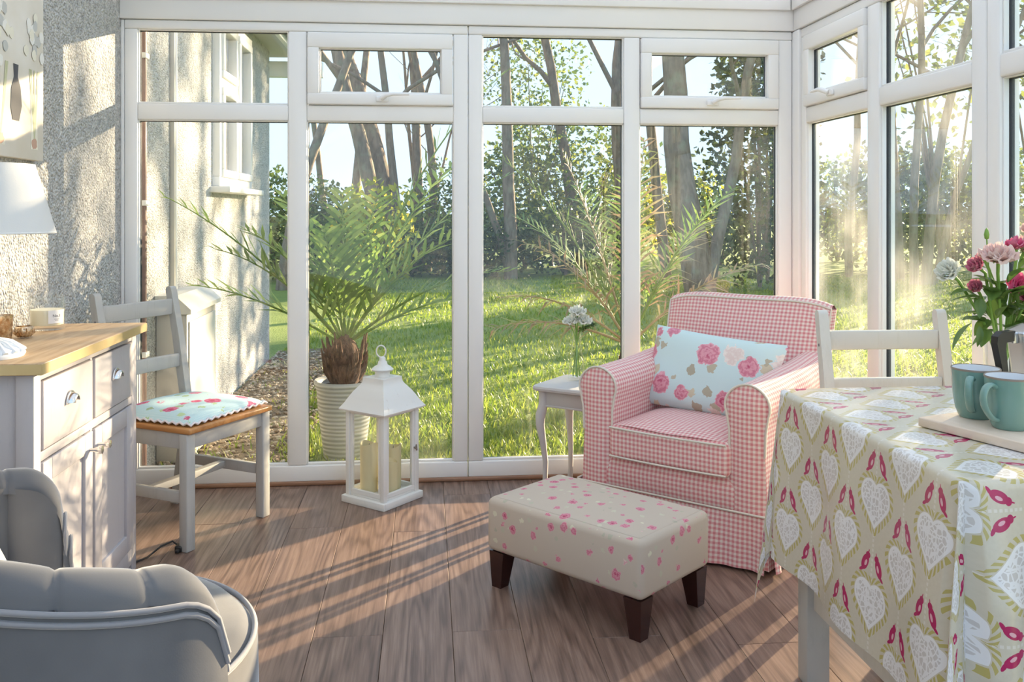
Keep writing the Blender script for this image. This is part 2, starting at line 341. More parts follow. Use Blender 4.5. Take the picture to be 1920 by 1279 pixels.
# ------------------------------------------------------------------ mesh helpers
def empty(name, loc=(0, 0, 0), rz=0, label=None, cat=None, group=None, kind=None):
    o = bpy.data.objects.new(name, None); C.objects.link(o); o.location = loc; o.rotation_euler = (0, 0, rz); o.empty_display_size = 0.1
    return tag(o, label, cat, group, kind)
def tag(o, label=None, cat=None, group=None, kind=None):
    for k, v in (('label', label), ('category', cat), ('group', group), ('kind', kind)):
        if v: o[k] = v
    return o
class MB:
    def __init__(s): s.v = []; s.f = []; s.uv = []; s.sm = []; s.mi = []
    def add(s, verts, faces, uvs=None, smooth=False, mi=0, mat=None):
        b = len(s.v)
        if mat is not None: verts = [mat @ Vector(p) for p in verts]
        s.v.extend([tuple(p) for p in verts])
        for k, f in enumerate(faces):
            s.f.append([b + i for i in f]); s.sm.append(smooth); s.mi.append(mi)
            s.uv.append(None if uvs is None else uvs[k])
        return s
    def box(s, a, b, bev=0.0, seg=2, mat=None, mi=0):
        a = Vector(a); b = Vector(b)
        bm = bmesh.new(); bmesh.ops.create_cube(bm, size=1.0)
        sz = b - a; ce = (a + b) / 2
        for v in bm.verts: v.co = Vector((v.co.x * sz.x, v.co.y * sz.y, v.co.z * sz.z)) + ce
        if bev > 0:
            bmesh.ops.bevel(bm, geom=list(bm.edges), offset=min(bev, min(sz) * 0.49), segments=seg, profile=0.5, affect='EDGES')
        bm.verts.index_update()
        s.add([v.co.copy() for v in bm.verts], [[v.index for v in f.verts] for f in bm.faces], smooth=bev > 0 and seg > 1, mat=mat, mi=mi)
        bm.free(); return s
    def tube(s, path, rad, n=8, caps=True, mi=0, closed=False, mat=None, flat=1.0):
        path = [Vector(p) for p in path]; m = len(path)
        rads = rad if isinstance(rad, (list, tuple)) else [rad] * m
        V_ = []; up = None
        for i, p in enumerate(path):
            if closed: d = path[(i + 1) % m] - path[i - 1]
            else: d = path[min(i + 1, m - 1)] - path[max(i - 1, 0)]
            d.normalize()
            if up is None:
                up = Vector((0, 0, 1)) if abs(d.z) < 0.9 else Vector((1, 0, 0))
            sdv = d.cross(up)
            if sdv.length < 1e-5: sdv = d.cross(Vector((0, 1, 0)))
            sdv.normalize(); up = sdv.cross(d).normalized()
            for k in range(n):
                a = 2 * math.pi * k / n
                V_.append(p + (sdv * math.cos(a) + up * math.sin(a) * flat) * rads[i])
        F = []
        for i in range(m if closed else m - 1):
            j = (i + 1) % m
            for k in range(n):
                F.append([i * n + k, i * n + (k + 1) % n, j * n + (k + 1) % n, j * n + k])
        s.add(V_, F, smooth=True, mi=mi, mat=mat)
        if caps and not closed:
            s.add(V_[:n], [list(range(n))[::-1]], mi=mi, mat=mat); s.add(V_[-n:], [list(range(n))], mi=mi, mat=mat)
        return s
    def lathe(s, prof, n=24, c=(0, 0, 0), mi=0, caps=False, mat=None, scal=(1, 1)):
        V_ = []; c = Vector(c)
        for r, z in prof:
            for k in range(n):
                a = 2 * math.pi * k / n; V_.append(c + Vector((r * math.cos(a) * scal[0], r * math.sin(a) * scal[1], z)))
        F = []
        for i in range(len(prof) - 1):
            for k in range(n): F.append([i * n + k, i * n + (k + 1) % n, (i + 1) * n + (k + 1) % n, (i + 1) * n + k])
        if caps: F.append(list(range(n))[::-1]); F.append([(len(prof) - 1) * n + k for k in range(n)])
        s.add(V_, F, smooth=True, mi=mi, mat=mat); return s
    def grid(s, fn, nu, nv, uvfn=None, smooth=True, mi=0, mat=None, flip=False):
        V_ = []; U = []
        for i in range(nu + 1):
            for j in range(nv + 1):
                V_.append(Vector(fn(i / nu, j / nv))); U.append(uvfn(i / nu, j / nv) if uvfn else None)
        F = []; UV = []
        for i in range(nu):
            for j in range(nv):
                q = [i * (nv + 1) + j, (i + 1) * (nv + 1) + j, (i + 1) * (nv + 1) + j + 1, i * (nv + 1) + j + 1]
                if flip: q = q[::-1]
                F.append(q); UV.append([U[k] for k in q] if uvfn else None)
        s.add(V_, F, uvs=UV if uvfn else None, smooth=smooth, mi=mi, mat=mat); return s
    def prism(s, pts, z0, z1, mat=None, mi=0):
        n = len(pts)
        V_ = [(x, y, z0) for x, y in pts] + [(x, y, z1) for x, y in pts]
        F = [list(range(n))[::-1], list(range(n, 2 * n))] + [[i, (i + 1) % n, n + (i + 1) % n, n + i] for i in range(n)]
        return s.add(V_, F, mat=mat, mi=mi)
    def mesh(s, name, mats, sharp=61):
        me = bpy.data.meshes.new(name); me.from_pydata(s.v, [], s.f)
        for m in (mats if isinstance(mats, (list, tuple)) else [mats]): me.materials.append(M[m])
        me.polygons.foreach_set('use_smooth', s.sm); me.polygons.foreach_set('material_index', s.mi)
        ul = me.uv_layers.new(name='uv').data
        for p in me.polygons:
            cu = s.uv[p.index]; nrm = p.normal; ax = max(range(3), key=lambda k: abs(nrm[k]))
            for q, li in enumerate(p.loop_indices):
                if cu is not None: ul[li].uv = cu[q]
                else:
                    co = me.vertices[me.loops[li].vertex_index].co
                    ul[li].uv = (co.y, co.z) if ax == 0 else ((co.x, co.z) if ax == 1 else (co.x, co.y))
        me.validate()
        if sharp and any(s.sm): me.set_sharp_from_angle(angle=R(sharp))
        me.update(); return me
    def obj(s, name, mats, parent=None, loc=(0, 0, 0), rz=0, sharp=61):
        o = bpy.data.objects.new(name, s.mesh(name, mats, sharp)); C.objects.link(o)
        o.location = loc; o.rotation_euler = (0, 0, rz); o.parent = parent
        return o
def link_mesh(name, me, parent=None, loc=(0, 0, 0), rot=(0, 0, 0), scale=(1, 1, 1)):
    o = bpy.data.objects.new(name, me); C.objects.link(o); o.parent = parent; o.location = loc; o.rotation_euler = rot; o.scale = scale; return o
def TR(loc, rz=0, rx=0, ry=0): return Matrix.Translation(loc) @ Matrix.Rotation(rz, 4, 'Z') @ Matrix.Rotation(ry, 4, 'Y') @ Matrix.Rotation(rx, 4, 'X')

# ================================================================== THE SETTING
XL = -1.342; YF = 4.13; XR = 1.727
# floor: slab and individual laminate planks
fl = MB().box((XL, -1.2, -0.06), (XR + 0.06, YF + 0.04, -0.012)).obj('floor', 'soil')
tag(fl, 'wood laminate floor of brown planks running to the glazed wall', None, None, 'structure')
PW, PL = 0.20, 1.28
pm = {}
def plank_mesh(w, l):
    k = (round(w, 3), round(l, 3))
    if k not in pm:
        pm[k] = MB().box((0.0006, 0.0006, -0.012), (w - 0.0006, l - 0.0006, 0), 0.0010, 1).mesh('plank', 'laminate')
    return pm[k]
i0 = math.floor((XL - 0.074) / PW)
for i in range(i0, 20):
    xa = 0.074 + i * PW; xb = min(xa + PW, XR); xa = max(xa, XL)
    if xb - xa < 0.02: continue
    off = (i * 0.47 + (0.13 if i % 2 else 0)) % 1.0 * PL
    ya = -1.2
    yb = -1.2 + off if off > 0.1 else -1.2 + PL
    while ya < YF - 0.01:
        ye = min(yb, YF)
        link_mesh('plank', plank_mesh(xb - xa, ye - ya), fl, (xa, ya, 0))
        ya = ye; yb = ye + PL
# left wall: the house wall, running on outdoors past the glazing
w = MB().box((XL - 0.25, -1.2, -0.1), (XL, 7.93, 2.75)).obj('wall_left', 'pebbledash')
tag(w, 'pale pebbledash house wall running from the room out into the garden', None, None, 'structure')

# white upvc glazing
def bar(mb, a, b): mb.box(a, b, 0.006, 2)
ZT, ZB = 2.07, 0.0
def glaze(name, label, n_axis, pos, cols, vents, joint_a, joint_b, dusty):
    """cols: list of (a,b) glass spans along the wall; local frame: s along wall, d outward, z up"""
    root = empty(name); tag(root, label, None, None, 'structure')
    def P(s, d, z): return (s, pos + d, z) if n_axis == 'y' else (pos + d, s, z)
    def B(mb, s0, s1, d0, d1, z0, z1, bev=0.006):
        a = P(s0, d0, z0); b = P(s1, d1, z1)
        mb.box([min(p, q) for p, q in zip(a, b)], [max(p, q) for p, q in zip(a, b)], bev, 2)
    lo, hi = min(joint_a, joint_b), max(joint_a, joint_b)
    # outer frame: a bar per side so that each reads as its own profile
    for nm, args in (('frame_rail', (lo, hi, 0, 0.07, ZB, 0.085)), ('frame_rail', (lo, hi, 0, 0.07, 2.03, ZT)),):
        m = MB(); B(m, *args); m.obj(nm, 'upvc', root)
    spans = sorted(tuple(sorted(c_)) for c_ in cols)
    edges = [lo] + [q for s in spans for q in s] + [hi]
    for k in range(0, len(edges), 2):
        m = MB(); B(m, edges[k], edges[k + 1], 0.001, 0.069, 0.085, 2.03); m.obj('frame_post' if k in (0, len(edges) - 2) else 'mullion', 'upvc', root)
    for (a, b), vent in zip(cols, vents):
        a, b = min(a, b), max(a, b)
        m = MB(); B(m, a, b, 0.002, 0.068, 1.629, 1.700); m.obj('transom', 'upvc', root)
        def pane(s0, s1, z0, z1, par, d=0.035):
            m = MB(); B(m, s0 + 0.002, s1 - 0.002, d, d + 0.006, z0 + 0.002, z1 - 0.002, 0)
            m.obj('pane', 'pane_glass_dusty' if dusty else 'pane_glass', par)
            g = MB()
            for q in ((s0, s1, z0, z0 + 0.006), (s0, s1, z1 - 0.006, z1), (s0, s0 + 0.006, z0, z1), (s1 - 0.006, s1, z0, z1)):
                B(g, q[0], q[1], d - 0.004, d + 0.012, q[2], q[3], 0)
            g.obj('gasket', 'gasket', par)
            bd = MB(); w_ = 0.016
            for q in ((s0, s1, z0, z0 + w_ * .6), (s0, s1, z1 - w_ * .25, z1), (s0, s0 + w_ * .3, z0, z1), (s1 - w_ * .3, s1, z0, z1)):
                B(bd, q[0], q[1], 0.012, d - 0.004, q[2], q[3], 0.003)
            bd.obj('glazing_bead', 'upvc', par)
        pane(a, b, 0.085, 1.629, root)
        if vent:
            sh = empty('vent_sash'); sh.parent = root
            fw = 0.052
            for q in ((a + .003, b - .003, 1.703, 1.703 + fw), (a + .003, b - .003, 2.027 - fw - .018, 2.027)):
                m = MB(); B(m, q[0], q[1], -0.014, 0.05, q[2], q[3]); m.obj('sash_rail', 'upvc', sh)
            for q in ((a + .003, a + .003 + fw), (b - .003 - fw, b - .003)):
                m = MB(); B(m, q[0], q[1], -0.013, 0.05, 1.703 + fw - 0.004, 2.027 - fw - 0.014); m.obj('sash_stile', 'upvc', sh)
            pane(a + .003 + fw, b - .003 - fw, 1.703 + fw, 2.027 - fw - .018, sh, 0.02)
            mid = (a + b) / 2 + (0.015 if n_axis == 'y' else 0)
            h = MB(); B(h, mid - 0.035, mid + 0.022, -0.026, -0.013, 1.716, 1.742, 0.005)
            pth = [P(mid - 0.01, -0.03, 1.73), P(mid + 0.01, -0.048, 1.742), P(mid + 0.04, -0.052, 1.748), P(mid + 0.115, -0.050, 1.748)]
            h.tube(pth, [0.011, 0.011, 0.009, 0.006], 8); h.obj('handle', 'handle_white', sh)
        else:
            pane(a, b, 1.700, 2.03, root)
    return root
glaze('window_1', 'white framed glazing unit beside the pebbledash wall, two bays', 'y', YF, [(-1.269, -0.617), (-0.535, 0.121)], [0, 1], -1.325, 0.187, False)
glaze('window_2', 'white framed glazing unit behind the gingham armchair, two bays', 'y', YF, [(0.254, 0.909), (0.985, 1.649)], [0, 1], 0.190, 1.715, False)
glaze('window_3', 'white framed side glazing with narrow vent bay beside the corner', 'x', XR, [(4.009, 3.428), (3.334, 2.741)], [1, 0], 4.06, 2.664, True)
glaze('window_4', 'white framed side glazing behind the flower bouquet', 'x', XR, [(2.598, 2.03), (1.95, 1.38)], [0, 0], 2.660, 1.31, True)
glaze('window_5', 'white framed side glazing farther along past the dining table', 'x', XR, [(1.24, 0.67), (0.59, 0.02), (-0.06, -0.63)], [0, 0, 0], 1.306, -0.70, True)
def trim(name, label, mb, mat):
    o = mb.obj(name, mat); tag(o, label, None, None, 'structure'); return o
trim('trim_1', 'white corner post between the two glazed walls', MB().box((1.716, 4.062, 0), (1.80, 4.20, 2.07), 0.006), 'upvc')
trim('trim_2', 'white end strip where glazing meets the pebbledash wall', MB().box((XL, YF + 0.004, 0), (-1.326, YF + 0.06, 2.07), 0.003), 'upvc')
trim('trim_3', 'brown wooden threshold strip along the foot of the glazing', MB().box((XL, YF - 0.022, 0.0005), (XR - 0.001, YF - 0.001, 0.018), 0.005), 'threshold')
b = MB().box((XL, YF - 0.012, 2.072), (XR + 0.08, YF + 0.10, 2.30), 0.004); b.box((XL, YF - 0.03, 2.165), (XR - 0.03, YF - 0.0125, 2.30), 0.004)
trim('trim_4', 'white eaves beam above the front glazing', b, 'upvc')
b = MB().box((XR - 0.012, -0.7, 2.072), (XR + 0.10, YF - 0.013, 2.30), 0.004); b.box((XR - 0.03, -0.7, 2.165), (XR - 0.0125, YF - 0.031, 2.30), 0.004)
trim('trim_5', 'white eaves beam above the side glazing', b, 'upvc')
# roof: pale multiwall sheets between white glazing bars
rf = empty('ceiling'); tag(rf, 'translucent white conservatory roof of sheets and bars', None, None, 'structure')
nsh = 6; x0, x1 = XL, XR + 0.12
for k in range(nsh):
    a = x0 + (x1 - x0) * k / nsh; b_ = x0 + (x1 - x0) * (k + 1) / nsh
    m = MB(); m.add([(a + .02, YF + .12, 2.305), (b_ - .02, YF + .12, 2.305), (b_ - .02, 0.2, 2.85), (a + .02, 0.2, 2.85), (a + .02, YF + .12, 2.325), (b_ - .02, YF + .12, 2.325), (b_ - .02, 0.2, 2.87), (a + .02, 0.2, 2.87)],
                    [[0, 1, 2, 3], [7, 6, 5, 4], [0, 4, 5, 1], [2, 6, 7, 3], [1, 5, 6, 2], [3, 7, 4, 0]]); m.obj('roof_sheet', 'polycarbonate', rf)
for k in range(nsh + 1):
    a = x0 + (x1 - x0) * k / nsh
    m = MB(); m.add([(a - .025, YF + .12, 2.30), (a + .025, YF + .12, 2.30), (a + .025, 0.2, 2.845), (a - .025, 0.2, 2.845), (a - .025, YF + .12, 2.34), (a + .025, YF + .12, 2.34), (a + .025, 0.2, 2.885), (a - .025, 0.2, 2.885)],
                    [[0, 1, 2, 3], [7, 6, 5, 4], [0, 4, 5, 1], [2, 6, 7, 3], [1, 5, 6, 2], [3, 7, 4, 0]]); m.obj('roof_bar', 'upvc', rf)
m = MB(); m.add([(XR + .1, YF + .12, 2.30), (XR + .1, 0.2, 2.30), (XR + .1, 0.2, 2.845)], [[0, 1, 2]]); m.obj('gable_infill', 'polycarbonate', rf)

# house window, pipes, eaves on the outdoor part of the wall
hw = empty('window_6'); tag(hw, 'white casement window in the pebbledash wall outdoors', None, None, 'structure')
def hb(nm, y0, y1, z0, z1, d0=-0.02, d1=0.045, mat='upvc'): MB().box((XL + d0, y0, z0), (XL + d1, y1, z1), 0.005).obj(nm, mat, hw)
hb('frame_rail', 5.86, 6.92, 1.385, 1.445); hb('frame_rail', 5.86, 6.92, 2.44, 2.50)
for y in (5.86, 6.36, 6.86): hb('frame_post', y, y + 0.06, 1.445, 2.44)
hb('transom', 5.92, 6.36, 2.02, 2.08)
for (y0, y1, z0, z1) in ((5.92, 6.36, 1.445, 2.02), (5.92, 6.36, 2.08, 2.44), (6.42, 6.86, 1.445, 2.44)):
    for q in ((y0, y1, z0, z0 + .05), (y0, y1, z1 - .05, z1), (y0, y0 + .05, z0 + .05, z1 - .05), (y1 - .05, y1, z0 + .05, z1 - .05)): hb('sash_bar', *q, d0=0.0, d1=0.06)
    hb('pane', y0 + .05, y1 - .05, z0 + .05, z1 - .05, 0.02, 0.026, 'clear_glass')
    hb('dark_backing', y0 + .05, y1 - .05, z0 + .05, z1 - .05, -0.015, 0.004, 'groove')  # dark sheet standing in for the unlit room behind the pane
hb('window_sill', 5.80, 6.98, 1.345, 1.383, -0.02, 0.12, 'white_paint')
ev = empty('trim_6'); tag(ev, 'white soffit and gutter at the corner of the house', None, None, 'structure')
MB().box((XL - 0.3, 5.2, 2.60), (XL + 0.22, 8.25, 2.64), 0.004).obj('soffit', 'beige_pipe', ev)
MB().box((XL + 0.20, 5.2, 2.56), (XL + 0.235, 8.25, 2.74), 0.004).obj('fascia', 'white_paint', ev)
MB().tube([(XL + 0.285, 5.2, 2.66), (XL + 0.285, 8.25, 2.63)], 0.05, 10).obj('gutter', 'beige_pipe', ev)
MB().box((XL - 0.3, 8.2, 2.42), (XL + 0.42, 8.26, 2.56), 0.004).obj('barge_board', 'white_paint', ev)
bp = empty('downpipe', (XL + 0.035, 4.33, 0), 0, 'brown downpipe on the wall just outside the glass', 'pipe')
MB().tube([(0, 0, -0.03), (0, 0, 2.6)], 0.019, 12).obj('pipe', 'brown_pipe', bp)
for z in (0.55, 1.25, 1.93): MB().box((-0.035, -0.028, z), (0.024, 0.028, z + 0.025), 0.003).obj('bracket', 'white_paint', bp)
tp = empty('cable_trunking', (XL + 0.012, 4.93, 0), 0, 'beige conduit pair running up the wall beside the meter box', 'conduit')
MB().box((-0.012, -0.028, 0.81), (0.012, 0.000, 2.6), 0.003).obj('trunking', 'beige_pipe', tp)
MB().tube([(0, 0.03, 0.81), (0, 0.03, 2.6)], 0.012, 8).obj('pipe', 'white_paint', tp)
mb_ = empty('meter_box', (XL + .002, 4.60, -0.03), 0, 'grey utility box with sloping lid standing against the house wall', 'utility box')
MB().box((0.0, 0.05, 0), (0.15, 0.67, 0.74), 0.006).obj('body', 'beige_pipe', mb_)
m = MB(); m.add([(0, .03, .742), (.175, .03, .742), (.175, .69, .742), (0, .69, .742), (0, .03, .835), (.10, .03, .835), (.10, .69, .835), (0, .69, .835), (.175, .03, .765), (.175, .69, .765)],
                [[3, 2, 1, 0], [4, 5, 6, 7], [1, 2, 9, 8], [8, 9, 6, 5], [0, 1, 8, 5, 4], [2, 3, 7, 6, 9], [3, 0, 4, 7]]); m.obj('lid', 'cream_paint', mb_)
MB().box((0.151, 0.08, 0.06), (0.158, 0.64, 0.70), 0.003).obj('door', 'cream_paint', mb_)

# ground outdoors
g = MB(); g.add([(-40, -6, -.045), (60, -6, -.045), (60, 90, -.045), (-40, 90, -.045)], [[0, 1, 2, 3]])
g = g.obj('ground', 'lawn'); tag(g, 'green lawn outside the conservatory', None, None, 'structure')
gp = MB(); gp.grid(lambda a, b: (XL + 0.005 + a * (0.62 + 0.12 * math.sin(b * 9)), 4.21 + b * 4.2, -.044 + 0.02 * math.sin(a * math.pi) + 0.004 * noise.noise(Vector((a * 9, b * 40, 0)))), 8, 40)
gp = gp.obj('gravel_bed', 'earth'); tag(gp, 'bare brown earth bed at the foot of the house wall', None, None, 'structure')
ico = bmesh.new(); bmesh.ops.create_icosphere(ico, subdivisions=1, radius=1); iv = [v.co.copy() for v in ico.verts]; ico.verts.index_update(); if_ = [[v.index for v in f.verts] for f in ico.faces]; ico.free()
gs = MB()
for k in range(2200):
    x = XL + 0.03 + random.random() ** 1.2 * 0.66; y = 4.25 + random.random() * 4.0; r = random.uniform(.007, .02)
    mt = TR((x, y, -.028 + 0.01 * random.random()), random.random() * 6); sc = Matrix.Diagonal((r, r * random.uniform(.6, 1), r * random.uniform(.4, .7), 1))
    gs.add(iv, if_, mat=mt @ sc)
gs = gs.obj('gravel', 'gravel'); tag(gs, 'loose brown gravel beside the house wall', 'gravel', None, 'stuff')
gb = MB()
def blade(mb, x, y, h, lean, wd, z=-.045):
    a = random.random() * 6.283; dx, dy = math.cos(a), math.sin(a); px, py = -dy * wd, dx * wd
    mb.add([(x - px, y - py, z), (x + px, y + py, z), (x + dx * lean * .4 + px * .7, y + dy * lean * .4 + py * .7, z + h * .6), (x + dx * lean * .4 - px * .7, y + dy * lean * .4 - py * .7, z + h * .6), (x + dx * lean, y + dy * lean, z + h)], [[0, 1, 2, 3], [3, 2, 4]])
for k in range(70000):
    y = 4.25 + random.random() ** 2.0 * 13; x = gx(random.uniform(230, 2300), y) + random.uniform(-.2, .2)
    if x < XL + 0.05: continue
    if x > XR - .05 and y < 4.25: continue
    if x < XL + 0.6 and y < 8.2 and random.random() < .85: continue
    h = random.uniform(.02, .05) * (1.5 if noise.noise(Vector((x * 1.3, y * 1.3, 0))) > .2 else 1)
    blade(gb, x, y, h, h * random.uniform(.3, 1), .0022 + y * .0006)
gb = gb.obj('grass', 'grass_blade', sharp=0); tag(gb, 'short green grass of the lawn outside', 'grass', None, 'stuff')

# ================================================================== GARDEN: trees and shrubs
def tree(name, label, x, y, stems, seed, group='bare trees beyond the lawn', twigs=3, z0=-.05):
    """stems: list of (base dx, lean x, lean y, height, base radius)"""
    rnd = random.Random(seed); root = empty(name, (x, y, z0), 0, label, 'tree', group)
    tr, br = MB(), MB()
    def limb(mb, p, d, ln, r, dep, nseg):
        path = [p.copy()]; rr = [r]; dd = d.normalized()
        for i in range(nseg):
            dd = (dd + Vector((rnd.gauss(0, .13), rnd.gauss(0, .13), rnd.gauss(0.02, .08))) * (1.0 if dep else .45)).normalized()
            path.append(path[-1] + dd * ln / nseg); rr.append(r * (1 - .62 * (i + 1) / nseg) if dep < 3 else r * (1 - .8 * (i + 1) / nseg))
        mb.tube(path, rr, 9 if dep == 0 else (6 if dep == 1 else 4), caps=False)
        if dep < twigs:
            nb = rnd.randint(4, 6) if dep == 0 else rnd.randint(3, 5)
            for k in range(nb):
                tpos = rnd.uniform(.38, 1.0) if dep == 0 else rnd.uniform(.25, 1)
                i = min(int(tpos * nseg), nseg - 1); q = path[i].lerp(path[i + 1], tpos * nseg - i)
                a = rnd.random() * 6.283; sd_ = Vector((math.cos(a), math.sin(a), rnd.uniform(-.1, .7)))
                limb(br, q, (sd_ + dd * .6), ln * rnd.uniform(.32, .55), rr[i] * rnd.uniform(.4, .62), dep + 1, 6 if dep < 2 else 4)
    for (bx, lx, ly, h, r) in stems:
        limb(tr, Vector((bx, 0, 0)), Vector((lx, ly, 1)), h, r * .62, 0, 10)
    tr.obj('trunk', 'bark', root, sharp=0); br.obj('branches', 'bark', root, sharp=0)
    return root
def at(u, y): return gx(u, y), y
TREES = [
 ('slim crooked bare tree by the corner of the house', 527, 15.0, [(0, .12, 0, 7, .16)], 3),
 ('thin pale bare tree standing left of a thicker trunk', 617, 22.0, [(0, .05, 0, 9, .14)], 5),
 ('bare tree with a slightly bowed mid-sized trunk', 664, 21.0, [(0, -.05, 0, 9, .20)], 8),
 ('large bare tree with several thick trunks from one base', 748, 19.0, [(-.15, -.16, 0, 10, .30), (0, -.05, .05, 10, .34), (.12, .0, -.05, 9, .16)], 11),
 ('slender ivy-clad sapling between two multi-stemmed trees', 768, 20.0, [(0, .06, 0, 6, .09), (.05, .25, 0, 5, .06)], 15),
 ('bare tree with twin trunks leaning to the right', 790, 19.5, [(-.05, .10, 0, 9, .19), (.12, .17, .05, 9, .16)], 17),
 ('tall straight bare tree behind the palm fronds', 958, 17.0, [(0, -.04, 0, 9, .21), (0, -.2, .1, 8, .12)], 21),
 ('spreading bare tree with a crooked leaning bough', 1095, 20.0, [(0, -.22, 0, 9, .24)], 26),
 ('bare tree with forked crown standing mid hedge', 1170, 19.0, [(0, -.04, 0, 9, .24)], 28),
 ('bare tree with a smooth pale trunk beside the thick one', 1250, 16.0, [(0, -.03, 0, 8, .17)], 33),
 ('massive old trunk with low forks beyond the armchair', 1315, 13.5, [(0, -.05, 0, 8, .40), (.1, .2, 0, 7, .16)], 36),
 ('thin bare tree seen through the narrow corner vent', 1592, 17.0, [(0, .02, 0, 9, .13)], 41),
 ('bare tree with dark upright trunk in the side view', 1685, 16.0, [(0, .05, 0, 9, .17)], 44),
 ('clump of three leaning bare stems in the side view', 1725, 15.0, [(-.1, .04, 0, 9, .13), (.1, .12, 0, 9, .15), (.25, .25, 0, 8, .10)], 47),
 ('bare tree towards the sun behind the bouquet', 1990, 15.0, [(0, -.05, 0, 9, .18)], 52),
 ('twin-stemmed bare tree in line with the low sun', 2330, 14.0, [(0, .06, 0, 9, .16), (.3, -.1, 0, 9, .14)], 55),
 ('slim bare tree left of the low sun', 2200, 13.0, [(0, .0, 0, 8, .12)], 58),
 ('tall bare tree right of the low sun', 2700, 13.0, [(0, -.04, 0, 9, .17)], 61),
]
for lab, u, y, st, sd_ in TREES:
    x, y = at(u, y); tree('bare_tree', lab, x, y, st, sd_, twigs=4)

def shrub(label, x, y, rx, ry, h, n, size, mat, seed, name='garden_shrub', cat='shrub', z0=-.05, group='shrubs along the end of the lawn', low=0.0, stems=5):
    rnd = random.Random(seed); root = empty(name, (x, y, z0), 0, label, cat, group)
    lf = MB(); st = MB()
    for k in range(n):
        while True:
            p = Vector((rnd.uniform(-1, 1), rnd.uniform(-1, 1), rnd.uniform(-1, 1)))
            if .25 < p.length < 1: break
        wob = 1 + .35 * noise.noise(p * 2.2 + Vector((seed, 0, 0)))
        q = Vector((p.x * rx * wob, p.y * ry * wob, low + (h - low) * (.5 + .5 * p.z * wob)))
        if q.z < 0.02: continue
        d = Vector((rnd.gauss(0, 1), rnd.gauss(0, 1), rnd.gauss(0, .8))).normalized(); e_ = d.cross(Vector((rnd.gauss(0, 1), rnd.gauss(0, 1), rnd.gauss(0, 1)))).normalized()
        l = size * rnd.uniform(.7, 1.4); w_ = l * .32
        lf.add([q, q + d * l * .5 + e_ * w_, q + d * l, q + d * l * .5 - e_ * w_], [[0, 1, 2, 3]])
    for k in range(stems):
        a = rnd.random() * 6.28; t_ = Vector((math.cos(a) * rx * .6, math.sin(a) * ry * .6, h * rnd.uniform(.6, .9)))
        st.tube([(0, 0, 0), t_ * .5 + Vector((0, 0, .1 * h)), t_], [.03, .02, .008], 5, caps=False)
    lf.obj('foliage', mat, root, sharp=0); st.obj('stem', 'bark', root, sharp=0)
    return root
SH = [
 ('dense dark shrub at the corner of the house', 520, 17.0, 1.2, .8, 2.1, 2600, .10, 'shrub_leaf'),
 ('bushy green shrub left of the yellow-leaved one', 600, 17.5, 1.2, .9, 1.75, 2600, .10, 'shrub_leaf'),
 ('shrub with bright yellow autumn leaves before the trunks', 700, 15.0, .75, .6, 1.75, 1100, .12, 'yellow_leaf'),
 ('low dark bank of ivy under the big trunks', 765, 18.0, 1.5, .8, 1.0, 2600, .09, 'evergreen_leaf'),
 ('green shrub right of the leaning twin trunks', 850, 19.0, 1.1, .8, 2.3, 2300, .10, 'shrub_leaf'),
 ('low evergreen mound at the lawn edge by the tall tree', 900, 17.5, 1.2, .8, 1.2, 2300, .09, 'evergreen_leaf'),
 ('tall leafy holly beyond the lawn with sunlit crown', 985, 20.0, 1.5, 1.0, 3.3, 3000, .12, 'shrub_leaf'),
 ('tall light-green evergreen with open crown behind the side table', 1090, 21.0, 1.9, 1.0, 3.6, 3400, .12, 'shrub_leaf'),
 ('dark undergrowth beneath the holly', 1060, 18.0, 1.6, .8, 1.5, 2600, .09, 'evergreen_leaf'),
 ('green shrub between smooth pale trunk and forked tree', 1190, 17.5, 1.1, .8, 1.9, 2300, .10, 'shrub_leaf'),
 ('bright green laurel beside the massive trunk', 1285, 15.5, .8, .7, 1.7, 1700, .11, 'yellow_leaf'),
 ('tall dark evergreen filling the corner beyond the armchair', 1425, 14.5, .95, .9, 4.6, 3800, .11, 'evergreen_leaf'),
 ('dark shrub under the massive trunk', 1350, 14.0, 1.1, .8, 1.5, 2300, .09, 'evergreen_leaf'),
 ('rounded green shrub seen through the narrow side pane', 1570, 15.0, 1.2, 1.0, 1.9, 2600, .10, 'shrub_leaf'),
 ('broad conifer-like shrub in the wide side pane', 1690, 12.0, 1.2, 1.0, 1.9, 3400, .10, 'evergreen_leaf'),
 ('leafy shrub against the light beside the conifer', 1790, 14.0, 1.3, 1.0, 2.2, 2600, .10, 'shrub_leaf'),
 ('shrub beyond the bouquet at the side of the lawn', 1930, 13.5, 1.4, 1.0, 2.0, 2600, .10, 'shrub_leaf'),
 ('low shrub in line with the sun at the lawn side', 2180, 12.0, 1.4, 1.0, 1.5, 2000, .10, 'shrub_leaf'),
]
for k, (lab, u, y, rx, ry, h, n, sz, mat) in enumerate(SH):
    if u >= 1180 and u != 1425: y, rx, ry, h, sz = y * 1.5, rx * 1.5, ry * 1.4, h * 1.45, sz * 1.35
    x, y = at(u, y); shrub(lab, x, y, rx, ry, h, n, sz, mat, 100 + k)
for k, (u, y, h) in enumerate(((1440, 15.5, 7.5), (1000, 24, 6.5))):
    x, y = at(u, y)
    shrub(('ivy-covered evergreen crown high above the corner shrub', 'sparse leafy crown behind the tall straight tree')[k], x, y, (1.0, 1.6)[k], 1.0, h, (3600, 1800)[k], .12, 'evergreen_leaf' if k == 0 else 'shrub_leaf', 300 + k, 'leafy_tree', 'tree', group='leafy trees beyond the lawn', low=(2.2, 3.0)[k])
